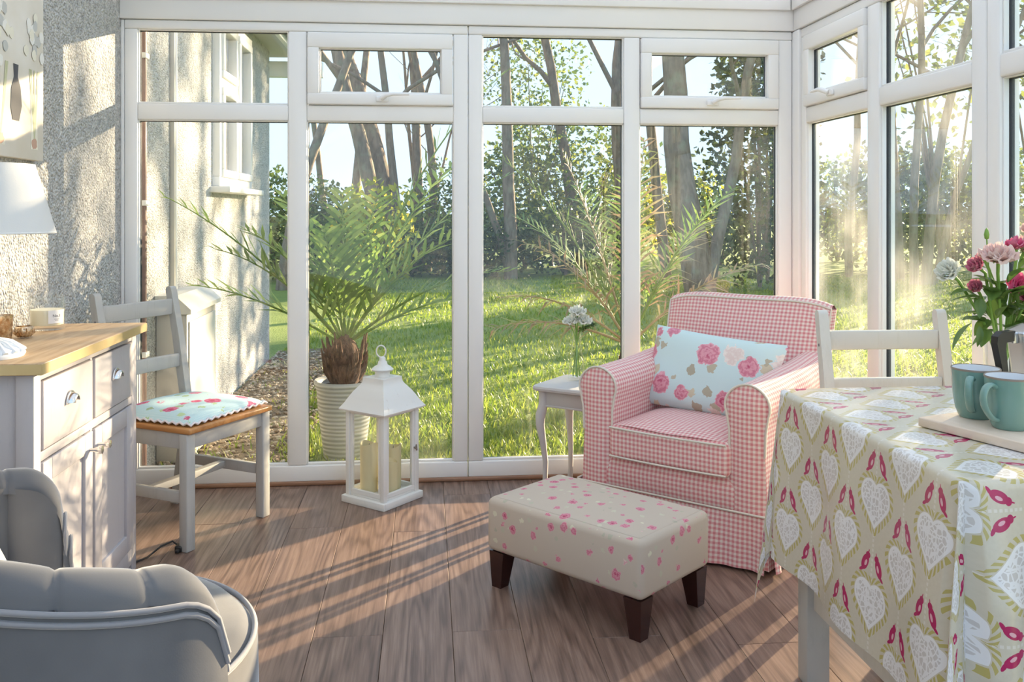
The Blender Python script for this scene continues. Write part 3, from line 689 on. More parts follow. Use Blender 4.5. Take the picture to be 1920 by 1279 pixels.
for k, (u, y, n, lab) in enumerate(((1770, 16.5, 1000, 'leafy crown against the sun above the conifer-like shrub'), (1960, 15.5, 800, 'leafy crown high beyond the bouquet'), (2180, 14.0, 700, 'sparse unseen leafy crown added left of the low sun to dapple it'), (2420, 13.0, 500, 'sparse unseen leafy crown added in line with the sun to dapple it'))):  # crowns put in to dapple the low sun; the last two stand out of view
    x, y = at(u, y); shrub(lab, x, y, 1.7, 1.4, 7.0, n, .15, 'shrub_leaf', 400 + k, 'leafy_tree', 'tree', group='leafy trees beyond the lawn', low=2.6, stems=7)
# far hill line
h = MB()
pts = [(-60 + k * 6, 88, 1.2 + 1.6 * noise.noise(Vector((k * .35, 2, 0)))) for k in range(26)]
h.add([(p[0], p[1], -.05) for p in pts] + pts + [(p[0], p[1] + 6, -.05) for p in pts], [[i, i + 1, 26 + i + 1, 26 + i] for i in range(25)] + [[26 + i, 27 + i, 53 + i, 52 + i] for i in range(25)])
h = h.obj('hills', 'lawn'); tag(h, 'low distant hills beyond the trees', None, None, 'structure')

# palms in the garden
def frond(mb, az, el, ln, droop, leaf, width, rnd, n=26, curl=0.0, start=0.22):
    d = Vector((math.cos(az) * math.cos(el), math.sin(az) * math.cos(el), math.sin(el)))
    path = [Vector((0, 0, 0))]; N = 14
    for i in range(N):
        d = (d + Vector((0, 0, -droop / N * (0.4 + 1.2 * i / N)))).normalized(); path.append(path[-1] + d * ln / N)
    mb.tube(path, [.009 * (1 - .8 * i / N) for i in range(N + 1)], 5, caps=False)
    for k in range(n):
        f = start + (1 - start) * (k / (n - 1)); i = min(int(f * N), N - 1); p = path[i].lerp(path[i + 1], f * N - i)
        d = (path[i + 1] - path[i]).normalized(); sd_ = d.cross(Vector((0, 0, 1))).normalized(); up = sd_.cross(d)
        L = leaf * math.sin(math.pi * (.18 + .74 * f)) ** .7
        for s_ in (-1, 1):
            ld = (d * rnd.uniform(.55, .85) + sd_ * s_ * rnd.uniform(.6, .95) + up * rnd.uniform(.05, .42)).normalized()
            wv = ld.cross(up).normalized() * width; l = L * rnd.uniform(.8, 1.1); dr = Vector((0, 0, -l * rnd.uniform(.02, .22 + curl)))
            m1 = p + ld * l * .45 + dr * .2; e1 = p + ld * l + dr
            mb.add([p - wv * .4, p + wv * .4, m1 + wv, m1 - wv, e1], [[0, 1, 2, 3], [3, 2, 4]])
rnd = random.Random(4)
pp = empty('potted_palm', (-0.42, 4.72, -.045), 0, 'green feathery palm in a ribbed grey pot just outside the glass', 'potted plant')
m = MB(); m.lathe([(0.0, 0.0), (.098, 0), (.104, .01), (.128, .20), (.142, .36), (.152, .385), (.156, .40), (.150, .408), (.138, .40), (.130, .37), (0, .365)], 40); m.obj('pot', 'pot_glaze', pp)
MB().lathe([(0, .372), (.128, .372)], 24).obj('soil', 'soil', pp)
m = MB(); m.lathe([(.05, .36), (.075, .40), (.088, .46), (.082, .53), (.06, .59), (.03, .63), (0, .64)], 14)
for k in range(46):
    a = rnd.random() * 6.28; z = rnd.uniform(.38, .53); r = .074
    m.tube([(math.cos(a) * r * .9, math.sin(a) * r * .9, z), (math.cos(a) * (r + .03), math.sin(a) * (r + .03), z + .05), (math.cos(a) * (r + .045), math.sin(a) * (r + .045), z + .10 + .05 * rnd.random())], [.013, .009, .003], 5, caps=False)
m.obj('trunk', 'fibre', pp)
# azimuth measured from +x towards +y
FR = [(196, 50, 1.16, .5), (186, 34, .82, .5), (208, 52, .85, .8), (140, 66, .9, .6), (100, 80, .8, .35), (65, 70, .85, .5), (40, 62, 1.2, .7), (12, 58, 1.25, .8), (-8, 40, .95, .75),
      (-25, 55, .95, .9), (8, 70, 1.75, 1.0), (215, 62, .8, .9), (250, 74, .65, .7), (20, 30, .75, .6)]
for az, el, ln, dr in FR:
    m = MB(); frond(m, R(az), R(el), ln, dr, .25, .012, rnd, 16); o = m.obj('frond', 'palm_leaf', pp, sharp=0); o.location = (0, 0, .58)
dp = empty('dry_palm', (1.13, 5.0, -.045), 0, 'half-withered palm with bleached brown fronds outside behind the armchair', 'plant')
MB().lathe([(.075, 0), (.07, .25), (.06, .45), (.03, .55), (0, .56)], 12).obj('trunk', 'fibre', dp)
for k, (az, el, ln, dr, mt) in enumerate(((20, 62, 1.15, .8, 0), (45, 50, 1.2, .8, 1), (10, 42, .95, .7, 1), (165, 74, 1.15, .4, 1), (150, 60, 1.0, .9, 0), (185, 40, .8, .9, 1), (190, 25, .8, .7, 1), (120, 70, 1.0, .6, 0), (80, 66, 1.1, .6, 0), (200, 58, .9, 1.0, 1), (0, 66, .95, .7, 0), (60, 78, 1.2, .4, 1), (175, 66, 1.25, .8, 0))):
    m = MB(); frond(m, R(az), R(el), ln, dr, .26, .007, rnd, 22, .5 if mt else .1); o = m.obj('frond', ('palm_leaf', 'dry_leaf')[mt], dp, sharp=0); o.location = (0, 0, .52)
# tufts of longer grass by the foundation
for k, (x, y) in enumerate(((-.62, 4.95), (-.78, 5.9), (.62, 4.36), (-.7, 7.2))):
    m = MB(); rr = random.Random(k)
    for q in range(90):
        blade(m, rr.gauss(0, .06), rr.gauss(0, .05), rr.uniform(.06, .15), rr.uniform(.02, .08), .0028, 0)
    o = m.obj('grass_tuft', 'grass_blade', None, (x, y, -.045), sharp=0)
    tag(o, ('grass tuft at the edge of the gravel by the front pane', 'grass tuft farther along the gravel edge', 'sunlit grass tuft outside beneath the small side table', 'grass tuft at the far end of the gravel')[k], 'grass tuft', 'grass tufts')

# ================================================================== FURNITURE
def cup_handle(parent):
    m = MB(); n = 10
    def fn(a, b):
        th = math.pi * a; r = .027
        ph = b * math.pi / 2
        return (0.021 * math.sin(ph) * 1.0 + .001, r * math.cos(th) * (.35 + .65 * math.cos(ph * .8)), (r * math.sin(th)) * (.35 + .65 * math.cos(ph * .8)) - 0.006)
    m.grid(fn, 14, 6)
    m.tube([(0.003, .029 * math.cos(math.pi * k / 14), .029 * math.sin(math.pi * k / 14) - .006) for k in range(15)], .003, 6)
    m.tube([(0.003, -.032, -.006), (0.003, -.024, -.006)], .004, 6); m.tube([(0.003, .024, -.006), (0.003, .032, -.006)], .004, 6)
    return m.obj('cup_handle', 'chrome', parent)
# sideboard: long side along +y, front towards +x
cb = empty('sideboard', (XL + .006, 2.40, 0), 0, 'grey painted sideboard with oak-look top, two drawers and two doors', 'sideboard')
D, L, H = .345, .815, .808
m = MB(); m.box((0, .012, .06), (D - .02, L - .012, H), .002); m.box((.0, .03, 0), (D - .05, L - .03, .06), .002)
m.obj('body', 'cabinet_paint', cb)
for y0, y1 in ((0.0, .045), (L - .045, L)): MB().box((D - .045, y0, 0), (D, y1, H), .003).obj('corner_post', 'cabinet_paint', cb)
for y0 in (-.004,): MB().box((.0, y0, 0), (.05, y0 + .02, H), .003).obj('end_stile', 'cabinet_paint', cb)
for z0, z1 in ((H - .022, H), (.575, .600), (0.03, .085)): MB().box((D - .02, .045, z0), (D - .001, L - .045, z1), .002).obj('front_rail', 'cabinet_paint', cb)
mid = L / 2
MB().box((D - .02, mid - .008, .085), (D - .004, mid + .008, .786), .002).obj('front_stile', 'cabinet_paint', cb)
MB().box((D - .0205, .045, .086), (D - .012, L - .045, .786), 0).obj('shadow_gap', 'groove', cb)
for y0, y1 in ((.049, mid - .010), (mid + .010, L - .049)):
    d = MB().box((0, y0, .604), (.018, y1, .782), .0025).obj('drawer', 'cabinet_paint', cb, (D - .014, 0, 0))
    h_ = cup_handle(d); h_.location = (.018, (y0 + y1) / 2, .70)
    left = y0 < mid - .1
    dm = MB(); z0, z1 = .089, .571; s_ = .058
    dm.box((0, y0, z0), (.018, y0 + s_, z1), .002); dm.box((0, y1 - s_, z0), (.018, y1, z1), .002); dm.box((0, y0 + s_, z0), (.018, y1 - s_, z0 + s_), .002); dm.box((0, y0 + s_, z1 - s_), (.018, y1 - s_, z1), .002); dm.box((0, y0 + s_, z0 + s_), (.009, y1 - s_, z1 - s_), 0)
    d = dm.obj('door', 'cabinet_paint', cb, (D - .014, 0, 0))
    ky = y1 - .024 if left else y0 + .024
    k_ = MB(); k_.lathe([(.006, 0), (.0055, .012), (.009, .018), (.0125, .030), (.012, .036), (0, .038)], 14, mat=TR((.018, ky, .52), ry=R(90))); k_.obj('knob', 'chrome', d)
tp_ = MB().box((-.004, -.02, H + .001), (D + .028, L + .02, H + .031), .002)
for f_ in range(len(tp_.f)): pass
tp_.obj('worktop', 'oak_top', cb)
MB().box((-.004, -.0215, H + .003), (D + .028, -.0195, H + .029)).obj('edge_band', 'oak_edge', cb); MB().box((D + .0275, -.02, H + .003), (D + .0295, L + .02, H + .029)).obj('edge_band', 'oak_edge', cb)
CT = H + .0315
# things on the sideboard
lp = empty('table_lamp', (-1.155, 2.50, CT), 0, 'table lamp with tapered white fabric shade on the sideboard', 'lamp')
m = MB(); prof = [(0, 0), (.092, 0), (.096, .008), (.090, .022), (.06, .035), (.03, .045), (.016, .06), (0, .06)]
m.lathe(prof, 40); 
for k in range(20):
    a = k * math.pi / 10; m.tube([(math.cos(a) * .093, math.sin(a) * .093, .012), (math.cos(a) * .062, math.sin(a) * .062, .036), (math.cos(a) * .03, math.sin(a) * .03, .047)], [.009, .007, .004], 6)
m.obj('base', 'mug_inside', lp); MB().lathe([(.012, .058), (.012, .36), (.02, .37), (.02, .40), (0, .40)], 16).obj('stem', 'mug_inside', lp)
m = MB(); m.lathe([(.169, .325), (.118, .508), (.116, .508), (.167, .325), (.169, .325)], 48); m.obj('shade', 'shade_fabric', lp)
m = MB(); m.tube([(.1665 * math.cos(a * math.pi / 20), .1665 * math.sin(a * math.pi / 20), .327) for a in range(40)], .003, 5, closed=True); m.tube([(0.0, -.166, .335), (0, .166, .335)], .002, 5); m.obj('shade_ring', 'white_paint', lp)
cj = empty('jar_candle', (-1.226, 3.07, CT), 0, 'cream candle in a clear glass jar with white label', 'candle')
MB().lathe([(0, 0), (.047, 0), (.052, .004), (.054, .106), (.0525, .107), (.0505, .10), (.049, .016), (0, .014)], 36).obj('jar', 'clear_glass', cj)
MB().lathe([(0, .017), (.0485, .017), (.050, .066), (.03, .064), (0, .063)], 36).obj('wax', 'candle_cream', cj)
m = MB(); m.grid(lambda a, b: (.0548 * math.cos(R(-65 + a * 55)), .0548 * math.sin(R(-65 + a * 55)), .024 + b * .042), 10, 1); lb = m.obj('label', 'label_paper', cj)
tx = bpy.data.curves.new('print', 'FONT'); tx.body = 'No.1'; tx.size = .013; tx.extrude = .0002; tx.align_x = 'CENTER'
to = bpy.data.objects.new('print', tx); C.objects.link(to)
dg = bpy.context.evaluated_depsgraph_get(); tm = bpy.data.meshes.new_from_object(to.evaluated_get(dg)); bpy.data.objects.remove(to)
tm.materials.clear(); tm.materials.append(M['print_ink'])
for v in tm.vertices:
    a = R(-38) + v.co.x / .055; rr_ = .0552 + v.co.z; v.co = Vector((rr_ * math.cos(a), rr_ * math.sin(a), .044 + v.co.y))
link_mesh('lettering', tm, cj)
m = MB()
for z_, wd in ((.037, .5), (.033, .35)): m.grid(lambda a, b: (.0552 * math.cos(R(-38) + (a - .5) * wd * .6), .0552 * math.sin(R(-38) + (a - .5) * wd * .6), z_ + b * .0012), 6, 1)
m.obj('small_print', 'print_ink', cj)
m = MB(); nn = 24
for k in range(1):
    m.lathe([(0, .004), (.014, .003), (.024, .010), (.0275, .020), (.025, .033), (.021, .035), (.022, .030), (.024, .020), (.012, .008), (0, .007)], 24)
    for q in range(14):
        a = q * 2 * math.pi / 14; m.tube([(math.cos(a) * .016, math.sin(a) * .016, .005), (math.cos(a) * .0268, math.sin(a) * .0268, .016), (math.cos(a) * .0255, math.sin(a) * .0255, .031)], [.003, .0045, .002], 5)
o = m.obj('tealight_bowl', 'mercury', None, (-1.215, 2.875, CT)); tag(o, 'small fluted mirrored bowl beside the jar candle', 'bowl')
o = MB().lathe([(0, .002), (.026, .002), (.029, .006), (.033, .078), (.0315, .078), (.027, .010), (0, .008)], 32).obj('votive_holder', 'mercury', None, (-1.245, 2.79, CT)); tag(o, 'tall gold mercury-glass votive cup beside the lamp', 'votive holder')
# canvas picture on the wall
cv = empty('canvas_picture', (XL, 2.52, 1.395), 0, 'cream canvas picture of pale flowers in glass vases', 'picture')
MB().box((.001, 0, 0), (.03, .735, .66), .002).obj('canvas', 'canvas', cv)
def dab(nm, pts, mat, d=.0305):
    m = MB(); n = len(pts); m.add([(d, y, z) for y, z in pts] + [(d + .0008, y, z) for y, z in pts], [list(range(n, 2 * n))] + [[i, (i + 1) % n, n + (i + 1) % n, n + i] for i in range(n)]); m.obj(nm, mat, cv)
def circ(cy, cz, ry, rz, n=14, seed=0): 
    rr = random.Random(seed); return [(cy + ry * math.cos(a) * rr.uniform(.8, 1.1), cz + rz * math.sin(a) * rr.uniform(.8, 1.1)) for a in [2 * math.pi * k / n for k in range(n)]]
for (vy, seed) in ((.66, 1), (.42, 2), (.18, 3)):
    rr = random.Random(seed)
    dab('painted_vase', [(vy - .028, .035), (vy + .028, .035), (vy + .022, .12), (vy + .03, .22), (vy - .03, .22), (vy - .022, .12)], 'paint_cream', .0303)
    dab('painted_bulb', circ(vy, .055, .022, .02, 12, seed), 'paint_bulb', .0306)
    for k in range(5):
        y2 = vy + rr.uniform(-.05, .05); dab('painted_stem', [(vy - .004, .07), (vy + .004, .07), (y2 + .004, .30), (y2 - .004, .30)], 'paint_stem', .0307 + k * .0001)
    for k in range(16):
        dab('painted_petal', circ(vy + rr.gauss(0, .028), .40 + rr.gauss(0, .07), .018, .02, 9, seed * 50 + k), ('paint_white', 'paint_grey', 'paint_cream')[k % 3], .0312 + k * .00008)
dab('painted_jug', [(.50, .12), (.545, .12), (.565, .17), (.555, .23), (.535, .26), (.54, .30), (.505, .30), (.51, .26), (.49, .22), (.485, .16)], 'paint_dark', .0309)

# painted chairs
def chair(name, label, loc, rz, paint, seatmat, group=None, rails=((.825, .065), (.605, .055))):
    """local: faces -y, origin at seat centre on the floor"""
    r = empty(name, loc, rz, label, 'chair', group)
    W, Dp, SH_ = .205, .20, .440
    for sx in (-1, 1):
        MB().box((sx * W - .021, -Dp - .019, 0), (sx * W + .021, -Dp + .019, SH_ - .018), .004).obj('leg', paint, r)
        # rear leg and back post in one raked piece
        m = MB(); prof = [(Dp + .045, 0), (Dp - .005, .30), (Dp - .005, .46), (Dp + .035, .70), (Dp + .075, .895)]
        V_ = []; F = []
        for q, (y, z) in enumerate(prof):
            hw_ = .019 if q < 4 else .016
            for (a, b_) in ((-1, -1), (1, -1), (1, 1), (-1, 1)): V_.append((sx * (W - .012) + a * .016, y + b_ * hw_, z))
        for q in range(4):
            for k in range(4): F.append([q * 4 + k, q * 4 + (k + 1) % 4, (q + 1) * 4 + (k + 1) % 4, (q + 1) * 4 + k])
        F += [[3, 2, 1, 0]]
        m.add(V_, F)
        m.tube([(sx * (W - .012) - .0155, Dp + .075, .893), (sx * (W - .012) + .0155, Dp + .075, .893)], .016, 12)
        for zz in (.80, .62): m.lathe([(0, 0), (.005, 0), (.005, .001), (0, .001)], 8, mat=TR((sx * (W + .0042), Dp + .02 + (zz - .62) * .2 , zz), ry=R(90 * sx)), mi=1)
        m.obj('back_post', [paint, 'groove'], r)
        MB().box((sx * W - .011, -Dp + .018, .17), (sx * W + .011, Dp + .005, .21), .003).obj('stretcher', paint, r)
        MB().box((sx * W - .010, -Dp + .018, SH_ - .075), (sx * W + .010, Dp - .01, SH_ - .018), .003).obj('apron', paint, r)
    MB().box((-W + .01, -.016, .176), (W - .01, .016, .204), .003).obj('stretcher', paint, r)
    MB().box((-W + .02, -Dp - .010, SH_ - .075), (W - .02, -Dp + .010, SH_ - .018), .003).obj('apron', paint, r)
    for z, hh in rails:
        y = Dp - .005 + (z - .46) / .435 * .080
        MB().box((-W + .028, y - .012, z - hh / 2), (W - .028, y + .010, z + hh / 2), .004).obj('back_rail', paint, r)
    m = MB(); m.box((-W - .022, -Dp - .032, SH_ - .017), (W + .022, Dp - .026, SH_ + .005), .006); m.obj('seat', seatmat, r)
    return r
def cushion(name, label, cat, w, d, th, mat, edge=None, loc=(0, 0, 0), rot=(0, 0, 0), flat=True, group=None, pinch=.0, uvs=1.0, n=22):
    r = empty(name, loc, 0, label, cat, group); r.rotation_euler = rot
    def hgt(a, b):
        x = 2 * a - 1; y = 2 * b - 1
        e_ = max(0, (1 - abs(x) ** 3.2)) ** .5 * max(0, (1 - abs(y) ** 3.2)) ** .5
        return th * .5 * e_ * (1 + .12 * noise.noise(Vector((a * 3.3, b * 3.3, w * 7))))
    def pos(a, b, s):
        x = 2 * a - 1; y = 2 * b - 1; k = 1 - pinch * (abs(x) ** 2) * (1 - abs(y) ** 2) ; k2 = 1 - pinch * (abs(y) ** 2) * (1 - abs(x) ** 2)
        h_ = hgt(a, b)
        return (x * w / 2 * k, y * d / 2 * k2, (th * .5 + s * h_) if not flat else (h_ * 1.0 * (1.55 if s > 0 else -.45) + th * .25))
    m = MB()
    for s in (1, -1): m.grid(lambda a, b: pos(a, b, s), n, n, lambda a, b: (a * w * uvs + 3.1, b * d * uvs + s + 2), flip=(s < 0))
    m.obj('cover', mat, r, sharp=0)
    if edge:
        q = [(t_ / 24, 0) for t_ in range(24)] + [(1, t_ / 24) for t_ in range(24)] + [(1 - t_ / 24, 1) for t_ in range(24)] + [(0, 1 - t_ / 24) for t_ in range(24)]
        m = MB(); pth = []
        for k, (a, b) in enumerate(q): 
            p = pos(a, b, 1); z = .004 * (1 if k % 2 else -1) if edge == 'ricrac' else 0
            pth.append((p[0] * 1.01, p[1] * 1.01, p[2] + z))
        m.tube(pth, .0045 if edge == 'ricrac' else .004, 5, closed=True); m.obj('trim', 'ricrac' if edge == 'ricrac' else 'piping', r)
    return r
ang = math.atan2(.868, .497)     # local -y turns to the facing direction
fx, fy = .868, -.497
rzc = math.atan2(fx, -fy)
cx_, cy_ = -.757 - fx * .20, 3.54 - fy * .20
chair('painted_chair', 'grey painted chair with pine seat standing beside the sideboard', (cx_, cy_, 0), rzc, 'grey_paint', 'pine', 'painted dining chairs')
cushion('seat_cushion', 'blue rose-print seat cushion with ricrac edge on the chair by the sideboard', 'cushion', .425, .40, .05, 'floral_seat', 'ricrac', (cx_ + fx * .012, cy_ + fy * .012, .444), (0, 0, rzc + .03), group='rose-print seat cushions')
chair('painted_chair', 'cream painted chair tucked in behind the dining table, facing the mugs', (1.435, 2.50, 0), R(-2), 'cream_paint', 'pine', 'painted dining chairs', ((.815, .06), (.672, .055)))
chair('painted_chair', 'painted chair pushed under the near edge of the dining table', (1.36, 1.60, 0), R(180), 'cream_paint', 'pine', 'painted dining chairs')
cushion('seat_cushion', 'blue rose-print seat cushion on the chair under the tablecloth edge', 'cushion', .45, .40, .06, 'floral_seat', 'ricrac', (1.335, 1.61, .446), (0, 0, 0), group='rose-print seat cushions')

# flex and plug on the floor
pl = empty('power_cord', (0, 0, 0), 0, 'black power cord with small plug on the floor by the sideboard', 'cord')
m = MB(); m.tube([(-1.02, 3.24, .004), (-.98, 3.30, .004), (-.95, 3.36, .02), (-.915, 3.38, .03), (-.89, 3.375, .012)], .0035, 6); m.obj('cable', 'black_plastic', pl)
m = MB(); m.box((-.900, 3.345, .0), (-.872, 3.385, .022), .005); m.box((-.893, 3.325, .004), (-.879, 3.347, .016), .003); m.obj('plug', 'black_plastic', pl)

# lantern and candles
LX, LY, LR = -.187, 3.888, math.atan2(-.157, .186)
ln = empty('lantern', (LX, LY, 0), LR, 'distressed white wooden lantern with glazed sides and domed roof', 'lantern')
a = .122
MB().box((-a, -a, 0), (a, a, .030), .003).obj('base', 'lantern_white', ln)
MB().box((-a + .02, -a + .02, .030), (a - .02, a - .02, .042), .002).obj('floor_tray', 'lantern_white', ln)
for sx in (-1, 1):
    for sy in (-1, 1): MB().box((sx * .098 - .011, sy * .098 - .011, .030), (sx * .098 + .011, sy * .098 + .011, .392), .002).obj('corner_post', 'lantern_white', ln)
for rz in range(4):
    mt = Matrix.Rotation(rz * math.pi / 2, 4, 'Z'); dr = 'door' if rz == 1 else 'side_frame'
    m = MB()
    for q in (((-.087, -.105, .042), (.087, -.092, .060)), ((-.087, -.105, .374), (.087, -.092, .392)), ((-.087, -.105, .060), (-.073, -.092, .374)), ((.073, -.105, .060), (.087, -.092, .374))): m.box(*q, .0015, 1, mat=mt)
    o = m.obj(dr, 'lantern_white', ln)
    MB().box((-.073, -.099, .060), (.073, -.097, .374), mat=mt).obj('pane', 'clear_glass', o)
    if rz == 1:
        m = MB(); m.tube([tuple(mt @ Vector((.082, -.108, .222))), tuple(mt @ Vector((.082, -.112, .216))), tuple(mt @ Vector((.092, -.112, .212)))], .004, 6); m.tube([tuple(mt @ Vector((.092, -.108, .230))), tuple(mt @ Vector((.092, -.112, .205)))], .004, 6); m.obj('latch', 'mug_rim', o)
m = MB(); prof = [(.128, .388), (.130, .394), (.124, .402), (.113, .418), (.101, .440), (.088, .462), (.073, .482), (.064, .494), (.060, .503), (.058, .515), (.058, .522), (0, .5225)]
V_ = []; F = []
for r_, z in prof:
    for k in range(4): V_.append((r_ * (1, 1, -1, -1)[k], r_ * (-1, 1, 1, -1)[k], z))
for q in range(len(prof) - 1):
    for k in range(4): F.append([q * 4 + k, q * 4 + (k + 1) % 4, q * 4 + 4 + (k + 1) % 4, q * 4 + 4 + k])
F.append([3, 2, 1, 0]); m.add(V_, F, smooth=True); m.obj('roof', 'lantern_white', ln, sharp=35)
m = MB(); m.lathe([(0, .522), (.031, .522), (.031, .545), (.045, .548), (.047, .554), (.036, .564), (.022, .572), (.018, .586), (.013, .590), (.013, .602), (.008, .606), (0, .607)], 24); m.obj('finial', 'lantern_white', ln)
m = MB(); m.tube([(.021 * math.sin(q * math.pi / 10), 0, .628 - .025 * math.cos(q * math.pi / 10)) for q in range(20)], .0032, 6, closed=True, mat=Matrix.Translation((-.008, 0, 0)) @ Matrix.Rotation(R(25), 4, 'Z')); m.obj('ring', 'lantern_white', ln)
cl_, sl_ = math.cos(LR), math.sin(LR)
for (lx, ly, r_, h_, lab) in ((-.035, -.045, .037, .205, 'tallest cream pillar candle inside the lantern'), (.02, .045, .034, .185, 'middle cream pillar candle at the back of the lantern'), (.052, -.012, .033, .135, 'shortest cream pillar candle inside the lantern')):
    m = MB(); n = 28; prof = [(0, 0), (r_ * .97, 0), (r_, .004)]
    m.lathe(prof, n)
    V_ = []; 
    for k in range(n):
        a_ = 2 * math.pi * k / n; V_.append((r_ * math.cos(a_), r_ * math.sin(a_), .004))
    for lvl, rr_ in ((0, r_), (1, r_ * .93), (2, r_ * .8)):
        for k in range(n):
            a_ = 2 * math.pi * k / n; z = h_ - .006 + .006 * math.sin(a_ * 2 + lx * 90) + (.002, .003, -.012)[lvl]; V_.append((rr_ * math.cos(a_), rr_ * math.sin(a_), z))
    V_.append((0, 0, h_ - .02))
    F = [[q * n + k, q * n + (k + 1) % n, (q + 1) * n + (k + 1) % n, (q + 1) * n + k] for q in range(3) for k in range(n)] + [[3 * n + k, 3 * n + (k + 1) % n, 4 * n] for k in range(n)]
    m.add(V_, F, smooth=True)
    cd = empty('pillar_candle', (LX + cl_ * lx - sl_ * ly, LY + sl_ * lx + cl_ * ly, .0425), 0, lab, 'candle', 'candles in the lantern')
    m.obj('wax', 'candle', cd); MB().tube([(0, 0, h_ - .022), (.001, 0, h_ - .006)], .0015, 5).obj('wick', 'print_ink', cd)

# small side table with cabriole legs
SX, SY = .672, 3.895; SR = math.atan2(.80, .60)
stb = empty('side_table', (SX, SY, 0), SR, 'small grey painted side table with curved cabriole legs', 'side table')
hs, zt = .155, .478
m = MB(); out = []
for k in range(4):
    sx, sy = ((1, 1), (-1, 1), (-1, -1), (1, -1))[k]
    for (dx, dy) in (((1.0, .80), (.98, .92), (.92, .98), (.80, 1.0)) if k % 2 == 0 else ((.80, 1.0), (.92, .98), (.98, .92), (1.0, .80))): out.append((sx * hs * dx * 1.06, sy * hs * dy * 1.06))
    nx = ((-1, 1), (-1, -1), (1, -1), (1, 1))[k]
    # gentle serpentine along the side to the next corner
    a0 = out[-1]; nxt = ((-1, 1), (-1, -1), (1, -1), (1, 1))[k]; first = (1.0, .80) if (k + 1) % 2 == 0 else (.80, 1.0); b0 = (nxt[0] * hs * first[0] * 1.06, nxt[1] * hs * first[1] * 1.06)
    for f_ in (.3, .5, .7): out.append((a0[0] + (b0[0] - a0[0]) * f_, a0[1] + (b0[1] - a0[1]) * f_))
n = len(out); lv = [(.93, zt - .024), (.985, zt - .020), (1.0, zt - .011), (.985, zt - .003), (.955, zt)]
V_ = [(x * s_, y * s_, z) for s_, z in lv for x, y in out]
F = [[q * n + k, q * n + (k + 1) % n, (q + 1) * n + (k + 1) % n, (q + 1) * n + k] for q in range(4) for k in range(n)] + [list(range(n))[::-1], [4 * n + k for k in range(n)]]
m.add(V_, F, smooth=True); m.obj('table_top', 'side_table_paint', stb, sharp=30)
q = .125
for k in range(4):
    mt = Matrix.Rotation(k * math.pi / 2, 4, 'Z'); m = MB(); m.box((-q, -q - .006, zt - .088), (q, -q + .008, zt - .024), .002, 1, mat=mt); m.box((-q, -q - .010, zt - .092), (q, -q + .006, zt - .083), .003, 2, mat=mt); m.obj('apron', 'side_table_paint', stb)
    a_ = math.pi / 4 + k * math.pi / 2; dx, dy = math.cos(a_), math.sin(a_); m = MB()
    pr = [(0, zt - .025, .021), (.0, zt - .08, .021), (.014, zt - .13, .022), (.016, zt - .17, .019), (.004, zt - .24, .0145), (-.008, zt - .33, .0115), (-.006, .06, .0105), (.002, .02, .0125), (.006, 0, .0135)]
    m.tube([(dx * (q * 1.38 + o_), dy * (q * 1.38 + o_), z) for o_, z, r_ in pr], [r_ for *_, r_ in pr], 10); m.obj('leg', 'side_table_paint', stb)
# flowers: shared builders
def bloom(mb, c, r, rnd, layers=5, open_=1.0, up=Vector((0, 0, 1)), cup=.9):
    qt = Vector((0, 0, 1)).rotation_difference(up.normalized()).to_matrix().to_4x4()
    for L_ in range(layers):
        f = (L_ + .6) / layers; n = 3 + L_ if L_ < 4 else 7
        for k in range(n):
            a_ = 6.283 * (k + .5 * (L_ % 2)) / n + rnd.uniform(-.15, .15); hgt = r * (1.25 - .35 * f) * rnd.uniform(.9, 1.08); wd = r * (.45 + .55 * f)
            tilt = f * open_
            def fn(u_, v_, a_=a_, f=f, hgt=hgt, wd=wd, tilt=tilt):
                s_ = (u_ - .5) * 2; rad = r * (.10 + .62 * f * (math.sin(v_ * 1.5) ** .7)) + r * tilt * .38 * v_ * v_
                ww = wd * math.sin(math.pi * (.12 + .70 * v_)) ; an = a_ + s_ * ww / max(rad, r * .28) * .55
                z = -r * .45 + hgt * v_ * (1 - .30 * tilt * v_) - .32 * r * s_ * s_ * v_ + .03 * r * math.sin(s_ * 5 + a_ * 3) * v_
                return (rad * math.cos(an), rad * math.sin(an), z)
            mb.grid(fn, 5, 5, mat=Matrix.Translation(c) @ qt)
def leaf_mesh(mb, p, d, l, w_, rnd, bend=.25):
    d = Vector(d).normalized(); s_ = d.cross(Vector((rnd.uniform(-.3, .3), rnd.uniform(-.3, .3), 1))).normalized(); up = s_.cross(d)
    p = Vector(p)
    def fn(a_, b_):
        x = (a_ - .5) * 2; wv = w_ * math.sin(math.pi * min(1, b_ * .97 + .03)) ** .8 * (1 - .35 * b_)
        return p + d * l * b_ + s_ * wv * x + up * (abs(x) * wv * .35 - bend * l * b_ * b_)
    mb.grid(fn, 4, 8)
rnd = random.Random(12)
VX, VY = .662, 3.975
vs_ = empty('bud_vase', (VX, VY, zt), 0, 'slim clear glass vase of water on the small side table', 'vase')
MB().lathe([(0, 0), (.037, 0), (.040, .006), (.036, .05), (.024, .13), (.018, .18), (.0205, .215), (.019, .215), (.0165, .18), (.022, .13), (.034, .05), (.037, .012), (0, .010)], 28).obj('glass', 'clear_glass', vs_)
bq = empty('white_posy', (VX, VY, zt), 0, 'white ranunculus flowers with green sprigs in the slim vase', 'flowers')
